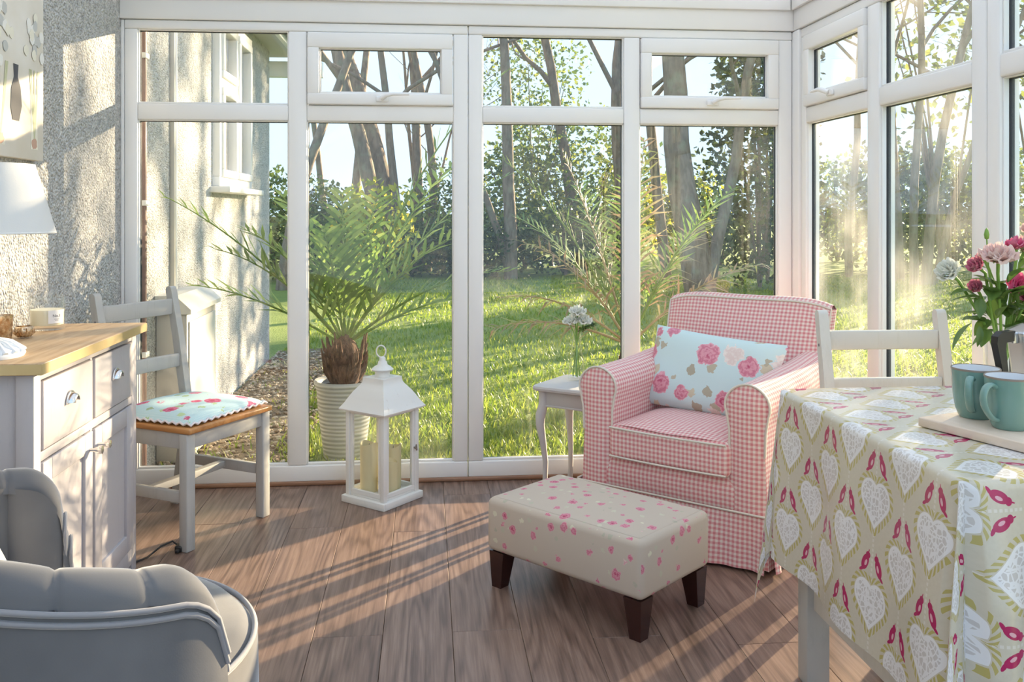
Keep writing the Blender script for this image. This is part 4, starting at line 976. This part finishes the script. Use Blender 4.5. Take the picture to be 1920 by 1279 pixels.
for (dx, dy, z, r_) in ((-.030, -.01, .262, .036), (.030, -.012, .265, .040), (.004, -.005, .305, .040), (.0, .03, .275, .034)):
    m = MB(); bloom(m, (dx, dy, z), r_, rnd, 6, 1.0, Vector((dx * 4, dy * 4 - .25, 1)), 1); m.obj('flower', 'petal_white', bq, sharp=0)
    MB().tube([(-dx * .5, -dy * .5, .014), (-dx * .2, -dy * .2, .12), (dx * .3, dy * .3, .20), (dx, dy, z - .015)], .0032, 6).obj('flower_stem', 'stem', bq)
for k in range(7):
    a_ = rnd.uniform(-1.2, 1.5); m = MB(); p = Vector((0, 0, .21)); d = Vector((math.cos(a_) * .9, math.sin(a_) * .6, .4))
    m.tube([p, p + d * .04, p + d * .085], .0012, 4)
    for q in range(9): leaf_mesh(m, p + d * (.02 + q * .008), d + Vector((rnd.gauss(0, .8), rnd.gauss(0, .8), rnd.gauss(0, .5))), .018, .006, rnd)
    m.obj('sprig', 'rose_leaf', bq, sharp=0)

# pink gingham armchair
AL, AR_ = Vector((.593, 3.45, 0)), Vector((1.14, 2.95, 0))
AM = (AL + AR_) / 2; ad = (AR_ - AL).normalized(); arz = math.atan2(ad.y, ad.x)
ac = empty('armchair', (AM.x, AM.y, 0), arz, 'pink and cream gingham armchair with rolled arms and skirt', 'armchair')
# local: x along the front, y backwards, origin at front centre
AW, AD = .37, .74
def arm(s):
    m = MB(); r_ = .082; xc = s * (AW - .072); N = 18
    prof = []
    sec = [(-.066, 0.0), (-.066, .20), (-.062, .38), (-.064, .46)]
    pr = [(p[0], p[1]) for p in sec]
    for k in range(N + 1):
        a_ = math.pi * (1.12 - 1.24 * k / N); pr.append((r_ * math.cos(a_) * .98, .545 + r_ * math.sin(a_) * .92))
    pr += [(.064, .46), (.062, .38), (.066, .20), (.066, 0.0)]
    if s < 0: pr = [(-x, z) for x, z in pr][::-1]
    cum = [0]
    for i in range(1, len(pr)): cum.append(cum[-1] + math.hypot(pr[i][0] - pr[i - 1][0], pr[i][1] - pr[i - 1][1]))
    ny = 14
    def fn(a_, b_):
        i = a_ * (len(pr) - 1); k = min(int(i), len(pr) - 2); f = i - k
        x = pr[k][0] + (pr[k + 1][0] - pr[k][0]) * f; z = pr[k][1] + (pr[k + 1][1] - pr[k][1]) * f
        y = .004 + b_ * (AD - .10)
        z2 = z * (1 + .055 * b_ * b_) if z > .3 else z
        wob = .004 * noise.noise(Vector((x * 12 + s * 5, y * 9, z * 7)))
        flare = .010 * max(0, .25 - z) / .25
        return (xc + x + wob + (flare if x > 0 else -flare), y - .01 * max(0, .3 - z), z2 + .012)
    def uv(a_, b_):
        i = a_ * (len(pr) - 1); k = min(int(i), len(pr) - 2); return (cum[k] + (cum[k + 1] - cum[k]) * (i - k), b_ * (AD - .1))
    m.grid(fn, (len(pr) - 1), ny, uv, flip=True)
    fr = [fn(k / (len(pr) - 1), 0) for k in range(len(pr))]
    # gathered front panel, slightly domed
    c0 = Vector((xc, -.004, .30)); nr = 5; V_ = []; 
    for q in range(nr + 1):
        f = q / nr
        for p in fr:
            pv = Vector(p); ce = Vector((xc, pv.y, min(max(pv.z, .03), .55))); w_ = ce.lerp(pv, f); V_.append((w_.x, pv.y - .014 * (1 - f * f) + .003 * noise.noise(Vector((w_.x * 30, s, w_.z * 14))), w_.z))
    n = len(fr); F = [[q * n + k, q * n + k + 1, (q + 1) * n + k + 1, (q + 1) * n + k] for q in range(nr) for k in range(n - 1)]
    m.add(V_, F, smooth=True)
    o = m.obj('arm', 'gingham', ac, sharp=50)
    MB().tube([(p[0], p[1] - .003, p[2]) for p in fr[2:-2]], .0042, 6).obj('piping', 'piping', o)
arm(-1); arm(1)
iw = AW - .135
m = MB()
def backfn(a_, b_):
    x = (a_ - .5) * 2; hw_ = .335 + .02 * b_
    z = .30 + b_ * .565 - .035 * (b_ ** 6) * abs(x) ** 5 + .012 * math.cos(x * 2.2) * b_ * 0 - .010 * (1 - x * x) * b_ ** 3
    y = AD - .20 + .155 * b_ - .045 * (1 - x * x) * math.sin(math.pi * min(1, b_ * .9 + .1)) + .02 * abs(x) ** 4
    return (x * hw_, y, z)
def backrear(a_, b_):
    p = backfn(a_, b_); return (p[0] * 1.0, p[1] + .135 - .06 * b_ - .02 * abs((a_ - .5) * 2) ** 4, p[2])
m.grid(backfn, 20, 18, lambda a_, b_: (a_ * .70, b_ * .60))
m.grid(backrear, 20, 18, lambda a_, b_: (a_ * .70, b_ * .60), flip=True)
for side in (0, 1):
    m.grid(lambda a_, b_: tuple(Vector(backfn(side, b_)).lerp(Vector(backrear(side, b_)), a_) + Vector(((.012 if side else -.012) * math.sin(math.pi * a_), 0, 0))), 4, 18, lambda a_, b_: (a_ * .1, b_ * .6), flip=not side)
m.grid(lambda a_, b_: tuple(Vector(backfn(b_, 1)).lerp(Vector(backrear(b_, 1)), a_) + Vector((0, 0, .016 * math.sin(math.pi * a_)))), 5, 20, lambda a_, b_: (b_ * .7, a_ * .08), flip=False)
bk = m.obj('backrest', 'gingham', ac, sharp=60)
pth = [backfn(0, k / 14) for k in range(2, 15)] + [backfn(k / 16, 1) for k in range(1, 16)] + [backfn(1, 1 - k / 14) for k in range(0, 13)]
MB().tube([(p[0], p[1] - .001, p[2] + .001) for p in pth], .0042, 6).obj('piping', 'piping', bk)
m = MB(); m.box((-iw - .01, .03, .10), (iw + .01, AD - .10, .31), .02, 2); m.box((-AW + .01, AD - .13, .02), (AW - .01, AD - .03, .60), .03, 3); m.obj('seat_base', 'gingham', ac)
# loose box seat cushion with crowned top
m = MB(); cw, y0_, y1_, zb, zt_ = iw + .004, -.022, AD - .20, .300, .428
m.box((-cw, y0_, zb), (cw, y1_, zt_), .026, 4)
m.v = [(x * (1 + .01 * math.sin((z - zb) / (zt_ - zb) * math.pi)), y - (.012 * (1 - (x / cw) ** 2) if y < .1 else 0), z) for x, y, z in m.v]
m.grid(lambda a_, b_: ((a_ - .5) * 2 * (cw - .024), y0_ + .015 + b_ * (y1_ - y0_ - .03) - .012 * (1 - (2 * a_ - 1) ** 2) * (1 - b_), zt_ - .001 + .020 * (1 - (2 * a_ - 1) ** 4) * (1 - (2 * b_ - 1) ** 4) + .003 * noise.noise(Vector((a_ * 3, b_ * 3, 0)))), 18, 18)
sc_ = m.obj('seat_cushion', 'gingham', ac, sharp=60)
for z in (zt_ - .010, zb + .012):
    MB().tube([((-1 + 2 * k / 20) * (cw - .008), y0_ - .001 - .012 * (1 - (-1 + 2 * k / 20) ** 2), z) for k in range(21)], .004, 6).obj('piping', 'piping', sc_)
# front skirt: rail panel under the cushion, then flounce to the floor
m = MB()
m.grid(lambda a_, b_: ((a_ - .5) * 2 * (iw + .02), .012 - .018 * math.sin(math.pi * b_) + .004 * noise.noise(Vector((a_ * 9, b_ * 4, 1))), .14 + .19 * b_), 24, 8, lambda a_, b_: (a_ * .5, b_ * .19))
m.obj('front_panel', 'gingham', ac)
def skirt(p0, p1, nrm, nm, k0):
    p0, p1, nrm = Vector(p0), Vector(p1), Vector(nrm); ln_ = (p1 - p0).length; m = MB()
    m.grid(lambda a_, b_: tuple(p0.lerp(p1, a_) + nrm * (.006 + (1 - b_) * (.014 + .010 * math.sin(a_ * ln_ * 26 + k0) + .006 * math.sin(a_ * ln_ * 61))) + Vector((0, 0, .012 + b_ * .185))), 40, 5, lambda a_, b_: (a_ * ln_, b_ * .19))
    o = m.obj('skirt', 'gingham', ac); MB().tube([tuple(p0.lerp(p1, k / 20) + nrm * .008 + Vector((0, 0, .198))) for k in range(21)], .004, 6).obj('piping', 'piping', o)
skirt((-AW - .004, -.012, 0), (AW + .004, -.012, 0), (0, -1, 0), 'front', 0)
skirt((AW + .004, -.008, 0), (AW + .004, AD - .06, 0), (1, 0, 0), 'right', 1)
skirt((-AW - .004, AD - .06, 0), (-AW - .004, -.008, 0), (-1, 0, 0), 'left', 2)
for sx in (-1, 1):
    for y in (.05, AD - .1): MB().box((sx * .31 - .02, y - .02, 0), (sx * .31 + .02, y + .02, .10), .003).obj('foot', 'dark_leg', ac)
# lumbar cushion leaning in the chair
ca, sa = math.cos(arz), math.sin(arz)
def al(x, y): return (AM.x + ca * x - sa * y, AM.y + sa * x + ca * y)
lx_, ly_ = al(-.01, .435)
lc = cushion('lumbar_cushion', 'pale blue cushion printed with pink and cream roses on the armchair', 'cushion', .56, .33, .13, 'floral_blue', None, (lx_, ly_, .555), (R(66), R(4), arz), flat=False, pinch=.05)
lc.rotation_mode = 'XYZ'

# footstool
F1, F2, F3 = Vector((.252, 2.952, 0)), Vector((.603, 2.564, 0)), Vector((.821, 2.757, 0))
fc = (F1 + F3) / 2; fd = (F2 - F1).normalized(); frz = math.atan2(fd.y, fd.x)
fs = empty('footstool', (fc.x, fc.y, 0), frz, 'beige rosebud-print footstool on dark tapered legs', 'footstool')
lw, lh = .262, .147
fs_w, fs_d, z0, z1 = lw + .042, lh + .040, .118, .292
m = MB(); m.box((-fs_w, -fs_d, z0), (fs_w, fs_d, z1), .022, 4)
def dome(v):
    x, y, z = v
    return (x * (1 + .012 * math.sin((z - z0) / (z1 - z0) * math.pi)), y * (1 + .02 * math.sin((z - z0) / (z1 - z0) * math.pi)), z + (.012 * (1 - (x / fs_w) ** 2) * (1 - (y / fs_d) ** 2) if z > .25 else 0))
m.v = [dome(v) for v in m.v]
top = MB(); top.grid(lambda a_, b_: ((a_ - .5) * 2 * (fs_w - .02), (b_ - .5) * 2 * (fs_d - .02), z1 + .0005 + .012 * (1 - ((a_ - .5) * 2) ** 2) * (1 - ((b_ - .5) * 2) ** 2)), 16, 12)
m.add(top.v, top.f, smooth=True); m.obj('upholstery', 'floral_stool', fs, sharp=60)
for sx in (-1, 1):
    for sy in (-1, 1):
        m = MB(); V_ = []
        for (z, h_, dx) in ((.118, .031, 0), (0, .019, .006)):
            for (p, q) in ((-1, -1), (1, -1), (1, 1), (-1, 1)): V_.append((sx * (lw + .004 + dx) + p * h_, sy * (lh + .002 + dx) + q * h_, z))
        m.add(V_, [[0, 1, 2, 3], [7, 6, 5, 4], [0, 4, 5, 1], [1, 5, 6, 2], [2, 6, 7, 3], [3, 7, 4, 0]]); m.obj('leg', 'dark_leg', fs)

# velvet tub chair in the foreground
TX, TY = -.68, 1.76
tb = empty('tub_chair', (TX, TY, 0), R(38), 'grey velvet tub chair with channelled back and double piping', 'armchair'); tb.scale = (.94, .94, 1)
A0 = R(72)   # shell opens towards local +x
def shell_h(t_):   # t_ 0..1 round the shell, arms low and back higher
    e_ = min(t_, 1 - t_) / .055
    rise = math.sqrt(max(0.0, 1 - (1 - e_) ** 2)) if e_ < 1 else 1.0
    return .545 + .10 * rise + .12 * math.sin(math.pi * t_) ** 1.5
def shell(t_, w_, out):  # w_ 0 bottom..1 top
    a_ = A0 + t_ * (2 * math.pi - 2 * A0); return a_
nt = 96
def inner(t_, w_):
    a_ = shell(t_, w_, 0); ch = abs(math.sin(t_ * math.pi * 12)) ** .55; r_ = .365 - .022 * ch - .02 * w_ * 0; h_ = shell_h(t_) - .03
    return (r_ * math.cos(a_), r_ * math.sin(a_), .30 + (h_ - .30) * w_)
def outer(t_, w_):
    a_ = shell(t_, w_, 1); h_ = shell_h(t_) - .045; r_ = .455 + .01 * math.sin(w_ * 3.14)
    return (r_ * math.cos(a_), r_ * math.sin(a_), .06 + (h_ - .06) * w_)
def topr(t_, v_):   # rolled rim from outer edge to inner edge, seams every channel
    a_ = shell(t_, 0, 0); ch = abs(math.sin(t_ * math.pi * 12)) ** .35; h_ = shell_h(t_); ph = math.pi * v_; rc = .403; rr_ = .052 * (.86 + .14 * ch)
    r_ = rc + rr_ * math.cos(ph) * 1.02; z = h_ - .042 + rr_ * .9 * math.sin(ph)
    return (r_ * math.cos(a_), r_ * math.sin(a_), z)
m = MB(); m.grid(inner, nt, 8, flip=True); m.grid(topr, nt * 2, 10); inn = m.obj('channelled_back', 'velvet', tb, sharp=55)
m = MB(); m.grid(outer, nt, 8); out_ = m.obj('outer_shell', 'velvet', tb, sharp=0)
for dz, dr in ((0, .004), (-.016, .003)):
    m = MB(); m.tube([(lambda p: (p[0] * (1 + dr / .455), p[1] * (1 + dr / .455), p[2] + dz))(outer(k / 80, 1)) for k in range(81)], .0048, 6); m.obj('piping', 'velvet_pipe', out_)
for e_ in (0, 1):   # arm fronts
    m = MB(); V_ = []; h_ = shell_h(e_); a_ = shell(e_, 0, 0); pts = []
    for k in range(13): p = topr(e_, k / 12); pts.append(p)
    pts += [(.362 * math.cos(a_), .362 * math.sin(a_), .10), (.455 * math.cos(a_), .455 * math.sin(a_), .06)]
    tn = Vector((math.sin(a_), -math.cos(a_), 0)) * (1 if e_ == 0 else -1); ce = Vector((.408 * math.cos(a_), .408 * math.sin(a_), .28)); n = len(pts); nr = 4
    for q in range(nr + 1):
        for p in pts:
            w_ = ce.lerp(Vector(p), q / nr); V_.append(tuple(w_ + tn * .028 * (1 - (q / nr) ** 2.5)))
    F = [[q * n + k, q * n + (k + 1) % n, (q + 1) * n + (k + 1) % n, (q + 1) * n + k] for q in range(nr) for k in range(n)]
    if e_ == 0: F = [f_[::-1] for f_ in F]
    m.add(V_, F, smooth=True); o = m.obj('arm_front', 'velvet', tb, sharp=0)
    for sc2 in (1.0, .80): MB().tube([tuple(ce.lerp(Vector(p), sc2) + tn * (.004 if sc2 == 1 else .016)) for p in pts[:13] + [pts[14]]], .0045, 6).obj('piping', 'velvet_pipe', o)
m = MB()
def seatf(a_, b_):
    an = 2 * math.pi * a_; r_ = .365 * b_ if b_ < 1 else .365
    return (r_ * math.cos(an) * (1.0), r_ * math.sin(an), .425 + .028 * (1 - b_ ** 2.5) - (.02 if b_ > .97 else 0))
m.grid(seatf, 64, 14); m.lathe([(.365, .405), (.378, .39), (.380, .30), (.372, .10), (.34, .06), (0, .06)], 64); st_ = m.obj('seat', 'velvet', tb, sharp=50)
MB().tube([(.372 * math.cos(k * math.pi / 40), .372 * math.sin(k * math.pi / 40), .408) for k in range(80)], .006, 6, closed=True).obj('piping', 'velvet_pipe', st_)
for k in range(4):
    a_ = math.pi / 4 + k * math.pi / 2; MB().lathe([(.012, 0), (.02, .065), (0, .065)], 12, c=(.27 * math.cos(a_), .27 * math.sin(a_), 0)).obj('leg', 'dark_leg', tb)
wc = cushion('white_cushion', 'plain white cushion leaning in the velvet tub chair', 'cushion', .30, .30, .11, 'white_fabric', None, (-.95, 1.86, .50), (R(68), 0, R(112)), flat=False, pinch=.05)

# dining table, cloth and what stands on it
TX0, TX1, TY0, TY1, TZ = .955, 1.690, 1.535, 2.345, .742
dt = empty('dining_table', ((TX0 + TX1) / 2, (TY0 + TY1) / 2, 0), 0, 'grey painted dining table under the patterned cloth', 'table')
hx, hy = (TX1 - TX0) / 2, (TY1 - TY0) / 2
MB().box((-hx, -hy, TZ - .025), (hx, hy, TZ), .004).obj('table_top', 'grey_paint', dt)
for sx in (-1, 1):
    for sy in (-1, 1): MB().box((sx * (hx - .045) - .03, sy * (hy - .075) - .03, 0), (sx * (hx - .045) + .03, sy * (hy - .075) + .03, TZ - .025), .003).obj('leg', 'grey_paint', dt)
for sx in (-1, 1): MB().box((sx * (hx - .045) - .011, -hy + .11, TZ - .125), (sx * (hx - .045) + .011, hy - .11, TZ - .025), .002).obj('apron', 'grey_paint', dt)
for sy in (-1, 1): MB().box((-hx + .08, sy * (hy - .075) - .011, TZ - .125), (hx - .08, sy * (hy - .075) + .011, TZ - .025), .002).obj('apron', 'grey_paint', dt)
for sx in (-1, 1):
    o = MB().box((sx * (hx - .045) - .013, -hy + .10, .20), (sx * (hx - .045) + .013, hy - .10, .30), .003).obj('stretcher', 'cream_paint', dt)
    MB().lathe([(0, 0), (.009, 0), (.009, .002), (.006, .004), (0, .004)], 12, mat=TR((sx * (hx - .045) + sx * .013, -.02, .245), ry=R(90 * sx))).obj('bolt', 'chrome', o)
cl = MB(); OV = .45
W_, D_ = TX1 - TX0, TY1 - TY0
NU, NV = 150, 160
def drop(p, q):
    """sheet coordinates p,q measured from the table's (TX0,TY0) corner -> world"""
    dx = -p if p < 0 else (p - W_ if p > W_ else 0); dy = -q if q < 0 else (q - D_ if q > D_ else 0)
    sx = -1 if p < 0 else 1; sy = -1 if q < 0 else 1
    cxp = min(max(p, 0), W_); cyp = min(max(q, 0), D_)
    z = TZ + .003; x = TX0 + cxp; y = TY0 + cyp
    rb = .012
    def fall(d):   # rounded edge then vertical; returns outward, down
        if d <= 0: return 0, 0
        L_ = rb * math.pi / 2
        if d < L_: a_ = d / rb; return rb * math.sin(a_), rb * (1 - math.cos(a_))
        return rb, rb + d - L_
    if dx > 0 and dy <= 0:
        o_, dn = fall(dx); wv = .010 * math.sin(q * 17 + 1) * min(1, dx / .25) + .008 * math.sin(q * 7.3) * min(1, dx / .3)
        return Vector((x + sx * (o_ + max(0, dn) * .05 + wv + .004), y, z - dn))
    if dy > 0 and dx <= 0:
        o_, dn = fall(dy); wv = (.020 * math.sin(p * 19 + .6) + .014 * math.sin(p * 41)) * min(1, dy / .22)
        lim = 9
        if sy < 0 and p > .05: k_ = min(1, (p - .05) / .05); lim = .11 * k_ + .46 * (1 - k_)   # gathered up over the chair pushed in here
        if sy > 0 and p > .2: k_ = min(1, (p - .2) / .05); lim = .22 * k_ + .46 * (1 - k_)   # rucked up where the far chair is tucked in
        if dn > lim: ex = dn - lim; dn = lim + ex * .02; o_ += ex * .06
        return Vector((x, y + sy * (o_ + dn * .05 + wv + .012), z - dn))
    if dx > 0 and dy > 0:
        r_ = math.hypot(dx, dy); th = math.atan2(dy, dx); o_, dn = fall(r_); fold = math.sin(2 * th)
        f_out = .012 + dn * (.05 + .07 * fold ** 2)
        wx, wy = math.cos(th), math.sin(th)
        # cloth gathers into one pointed fold at the corner
        ax_ = wx ** 1.0; ay_ = wy ** 1.0
        return Vector((x + sx * f_out * (.35 + .65 * ax_) * (1 if th < 1.2 else .75), y + sy * f_out * (.35 + .65 * ay_) * .55, z - dn * (.985 - .06 * fold)))
    return Vector((x, y, z))
def sheet(a_, b_): return (-OV + a_ * (W_ + .17), -OV + b_ * (D_ + 2 * OV)) if False else (-OV + a_ * (W_ + OV + .02), -OV + b_ * (D_ + 2 * OV))
cl.grid(lambda a_, b_: tuple(drop(*sheet(a_, b_))), NU, NV, lambda a_, b_: (lambda s_: (s_[1] + 5.05, s_[0] + 5.155))(sheet(a_, b_)))
co_ = cl.obj('tablecloth', 'oilcloth', None, sharp=0); tag(co_, 'beige wipe-clean tablecloth with leafy hearts and magenta birds', 'tablecloth')
CZ = TZ + .0045
bA = Vector((1.083, 1.915)); bw = Vector((.94, .34)).normalized(); bl = Vector((.45, -.89)).normalized(); brz = math.atan2(bw.y, bw.x)
bd = empty('chopping_board', (bA.x, bA.y, CZ), brz, 'pale wooden chopping board under the mugs', 'board')
MB().box((0, -.38, 0), (.222, 0, .020), .003).obj('board', 'board_wood', bd)
BZ = CZ + .0205
def mug(loc, hz, label):
    r = empty('mug', (*loc, BZ), hz, label, 'mug', 'green mugs on the board'); H_ = .108
    m = MB(); m.lathe([(0, .002), (.030, .002), (.033, 0), (.036, .004), (.042, .02), (.047, .05), (.0495, .09), (.0505, H_ - .003)], 40); m.obj('body', 'mug_glaze', r)
    MB().lathe([(.0505, H_ - .003), (.0508, H_), (.0495, H_ + .0015), (.0478, H_)], 40).obj('rim', 'mug_rim', r)
    MB().lathe([(.0478, H_), (.0465, .09), (.044, .05), (.038, .018), (0, .010)], 40).obj('lining', 'mug_inside', r)
    pth = [(.046, 0, .088), (.060, 0, .095), (.075, 0, .090), (.083, 0, .074), (.080, 0, .054), (.068, 0, .036), (.054, 0, .024), (.043, 0, .020)]
    pp_ = [Vector(p) for p in pth]; sm_ = []
    for i in range(len(pp_) - 1):
        for f_ in (0, .33, .66): 
            p0 = pp_[max(i - 1, 0)]; p1 = pp_[i]; p2 = pp_[i + 1]; p3 = pp_[min(i + 2, len(pp_) - 1)]
            sm_.append(.5 * ((2 * p1) + (p2 - p0) * f_ + (2 * p0 - 5 * p1 + 4 * p2 - p3) * f_ ** 2 + (3 * p1 - p0 - 3 * p2 + p3) * f_ ** 3))
    sm_.append(pp_[-1]); MB().tube(sm_, [.0085] * len(sm_), 10, flat=.62).obj('handle', 'mug_glaze', r)
mug((1.212, 1.905), R(228), 'sage green mug with white lining, the one partly hidden behind another mug')
mug((1.222, 1.800), R(200), 'sage green mug with white lining standing in front of the other mug')
# moka pot
mk = empty('moka_pot', (1.372, 1.945, CZ), R(195), 'faceted aluminium stovetop coffee pot with black handle', 'coffee pot')
def octa(prof, nm, mat, n=8):
    m = MB(); V_ = [(r_ * math.cos(2 * math.pi * (k + .5) / n), r_ * math.sin(2 * math.pi * (k + .5) / n), z) for r_, z in prof for k in range(n)]
    F = [[q * n + k, q * n + (k + 1) % n, (q + 1) * n + (k + 1) % n, (q + 1) * n + k] for q in range(len(prof) - 1) for k in range(n)] + [list(range(n))[::-1], [(len(prof) - 1) * n + k for k in range(n)]]
    m.add(V_, F); return m.obj(nm, mat, mk)
octa([(.050, 0), (.052, .004), (.047, .075), (.045, .082)], 'boiler', 'aluminium'); octa([(.041, .082), (.041, .098)], 'collar', 'aluminium')
up_ = octa([(.040, .098), (.043, .105), (.054, .195), (.056, .200)], 'jug', 'aluminium'); octa([(.056, .2005), (.054, .205), (.020, .220), (.010, .221)], 'lid', 'aluminium')
MB().lathe([(.006, .220), (.006, .230), (.011, .236), (.011, .246), (0, .250)], 10).obj('lid_knob', 'black_plastic', mk)
m = MB(); m.box((.050, -.009, .178), (.066, .009, .205), .002); m.obj('hinge', 'aluminium', mk)
m = MB(); hp = [(.060, .207), (.098, .206), (.112, .196), (.114, .180), (.098, .120), (.092, .085), (.074, .085), (.080, .112), (.088, .165), (.086, .182), (.062, .184)]
n = len(hp); m.add([(x, -.009, z) for x, z in hp] + [(x, .009, z) for x, z in hp], [list(range(n)), list(range(n, 2 * n))[::-1]] + [[(i + 1) % n, i, n + i, n + (i + 1) % n] for i in range(n)]); m.obj('handle', 'black_plastic', mk)
m = MB(); m.add([(-.050, -.016, .200), (-.050, .016, .200), (-.074, 0, .203), (-.046, -.012, .160), (-.046, .012, .160)], [[0, 2, 1], [0, 3, 2], [1, 2, 4], [2, 3, 4]]); m.obj('spout', 'aluminium', mk)
# bouquet in a glass vase
BX, BY = 1.447, 2.165
va = empty('glass_vase', (BX, BY, CZ), 0, 'clear glass vase holding the bouquet on the dining table', 'vase')
MB().lathe([(0, 0), (.042, 0), (.045, .005), (.040, .06), (.042, .12), (.056, .185), (.054, .185), (.040, .12), (.037, .06), (.041, .014), (0, .012)], 32).obj('glass', 'clear_glass', va)
bo = empty('rose_bouquet', (BX, BY, CZ), 0, 'bouquet of blush, white and pink roses with green leaves', 'flowers')
def px(u, v, d=2.28):
    """offset from the vase foot of a flower seen at that column and row"""
    s_ = (u - 960) / FOC; x = d * (math.sin(YAW) + s_ * math.cos(YAW)); y = d * (math.cos(YAW) - s_ * math.sin(YAW)); return Vector((x - BX, y - BY, EYE + d * (HORIZON - v) / FOC - CZ))
rnd = random.Random(31)
FL = [(1778, 508, .036, 'petal_white', (-.75, -.3, .55), .55), (1872, 478, .046, 'petal_blush', (-.2, -.35, 1), .9), (1829, 497, .027, 'petal_dusty', (-.8, -.3, .5), .4), (1843, 480, .022, 'petal_dusty', (-.3, .2, .9), .4), (1905, 458, .030, 'petal_pink', (.0, .0, 1), .5), (1925, 460, .040, 'petal_blush', (.2, -.3, 1), .9), (1916, 540, .042, 'petal_pink', (.1, -.8, .6), .9), (1829, 537, .022, 'petal_dusty', (-.6, -.5, .5), .4), (1960, 500, .042, 'petal_white', (.5, -.3, .9), .9), (1990, 540, .04, 'petal_pink', (.8, -.4, .6), .9), (1940, 430, .036, 'petal_blush', (.2, .3, 1), .8)]
for k, (u, v, r_, mat, upv, op) in enumerate(FL):
    p = px(u, v, 2.28 + rnd.uniform(-.075, .075)); m = MB(); bloom(m, p, r_, rnd, 6, op, Vector(upv)); m.obj('rose', mat, bo, sharp=0)
    uvn = Vector(upv).normalized(); b0 = p - uvn * r_ * .45
    s2 = MB(); s2.tube([b0, b0 - uvn * .03, Vector((p.x * .35, p.y * .35, .20)), Vector((-p.x * .12, -p.y * .12, .03))], [.0045, .004, .0035, .003], 6)
    for q in range(5):
        a_ = q * 1.257; leaf_mesh(s2, b0, Vector((math.cos(a_), math.sin(a_), .3)) + uvn * .2, r_ * .9, r_ * .13, rnd, .5)
    s2.obj('flower_stem', 'stem', bo, sharp=0)
bud = MB(); p = px(1850, 440); bud.lathe([(0, -.012), (.005, -.010), (.0065, 0), (.004, .012), (0, .018)], 10, c=p); bud.tube([p - Vector((0, 0, .01)), p + Vector((.005, 0, -.08)), Vector((.02, 0, .2))], .0018, 5); bud.obj('bud', 'stem', bo)
LV = [(1822, 546, (-1, -.2, .1), .062, .017), (1862, 600, (-.1, -.5, 1), .085, .030), (1822, 606, (-1, -.3, -.55), .095, .017), (1838, 560, (-.3, -.5, -.8), .05, .016), (1836, 612, (-.2, -.4, -.9), .05, .012), (1880, 612, (.5, -.7, -.1), .08, .022), (1850, 618, (-.6, -.7, -.3), .07, .02), (1905, 600, (.8, -.5, .1), .07, .024), (1900, 560, (.6, -.6, .5), .06, .02), (1890, 530, (.4, -.4, .8), .06, .022), (1915, 500, (.7, .1, .6), .06, .02), (1875, 590, (.3, -.8, .5), .06, .022)]
for k in range(54):
    a_ = rnd.random() * 6.28; LV.append((1882 + 52 * math.cos(a_) * rnd.random() ** .4, 575 + 46 * math.sin(a_) * rnd.random() ** .4, (math.cos(a_), rnd.uniform(-1, .6), rnd.uniform(-.4, .8)), rnd.uniform(.05, .085), rnd.uniform(.015, .026)))
for (u, v, d, l, w_) in LV:
    m = MB(); leaf_mesh(m, px(u, v, 2.27 + rnd.uniform(-.06, .06)), d, l, w_, rnd); m.obj('leaf', 'rose_leaf', bo, sharp=0)
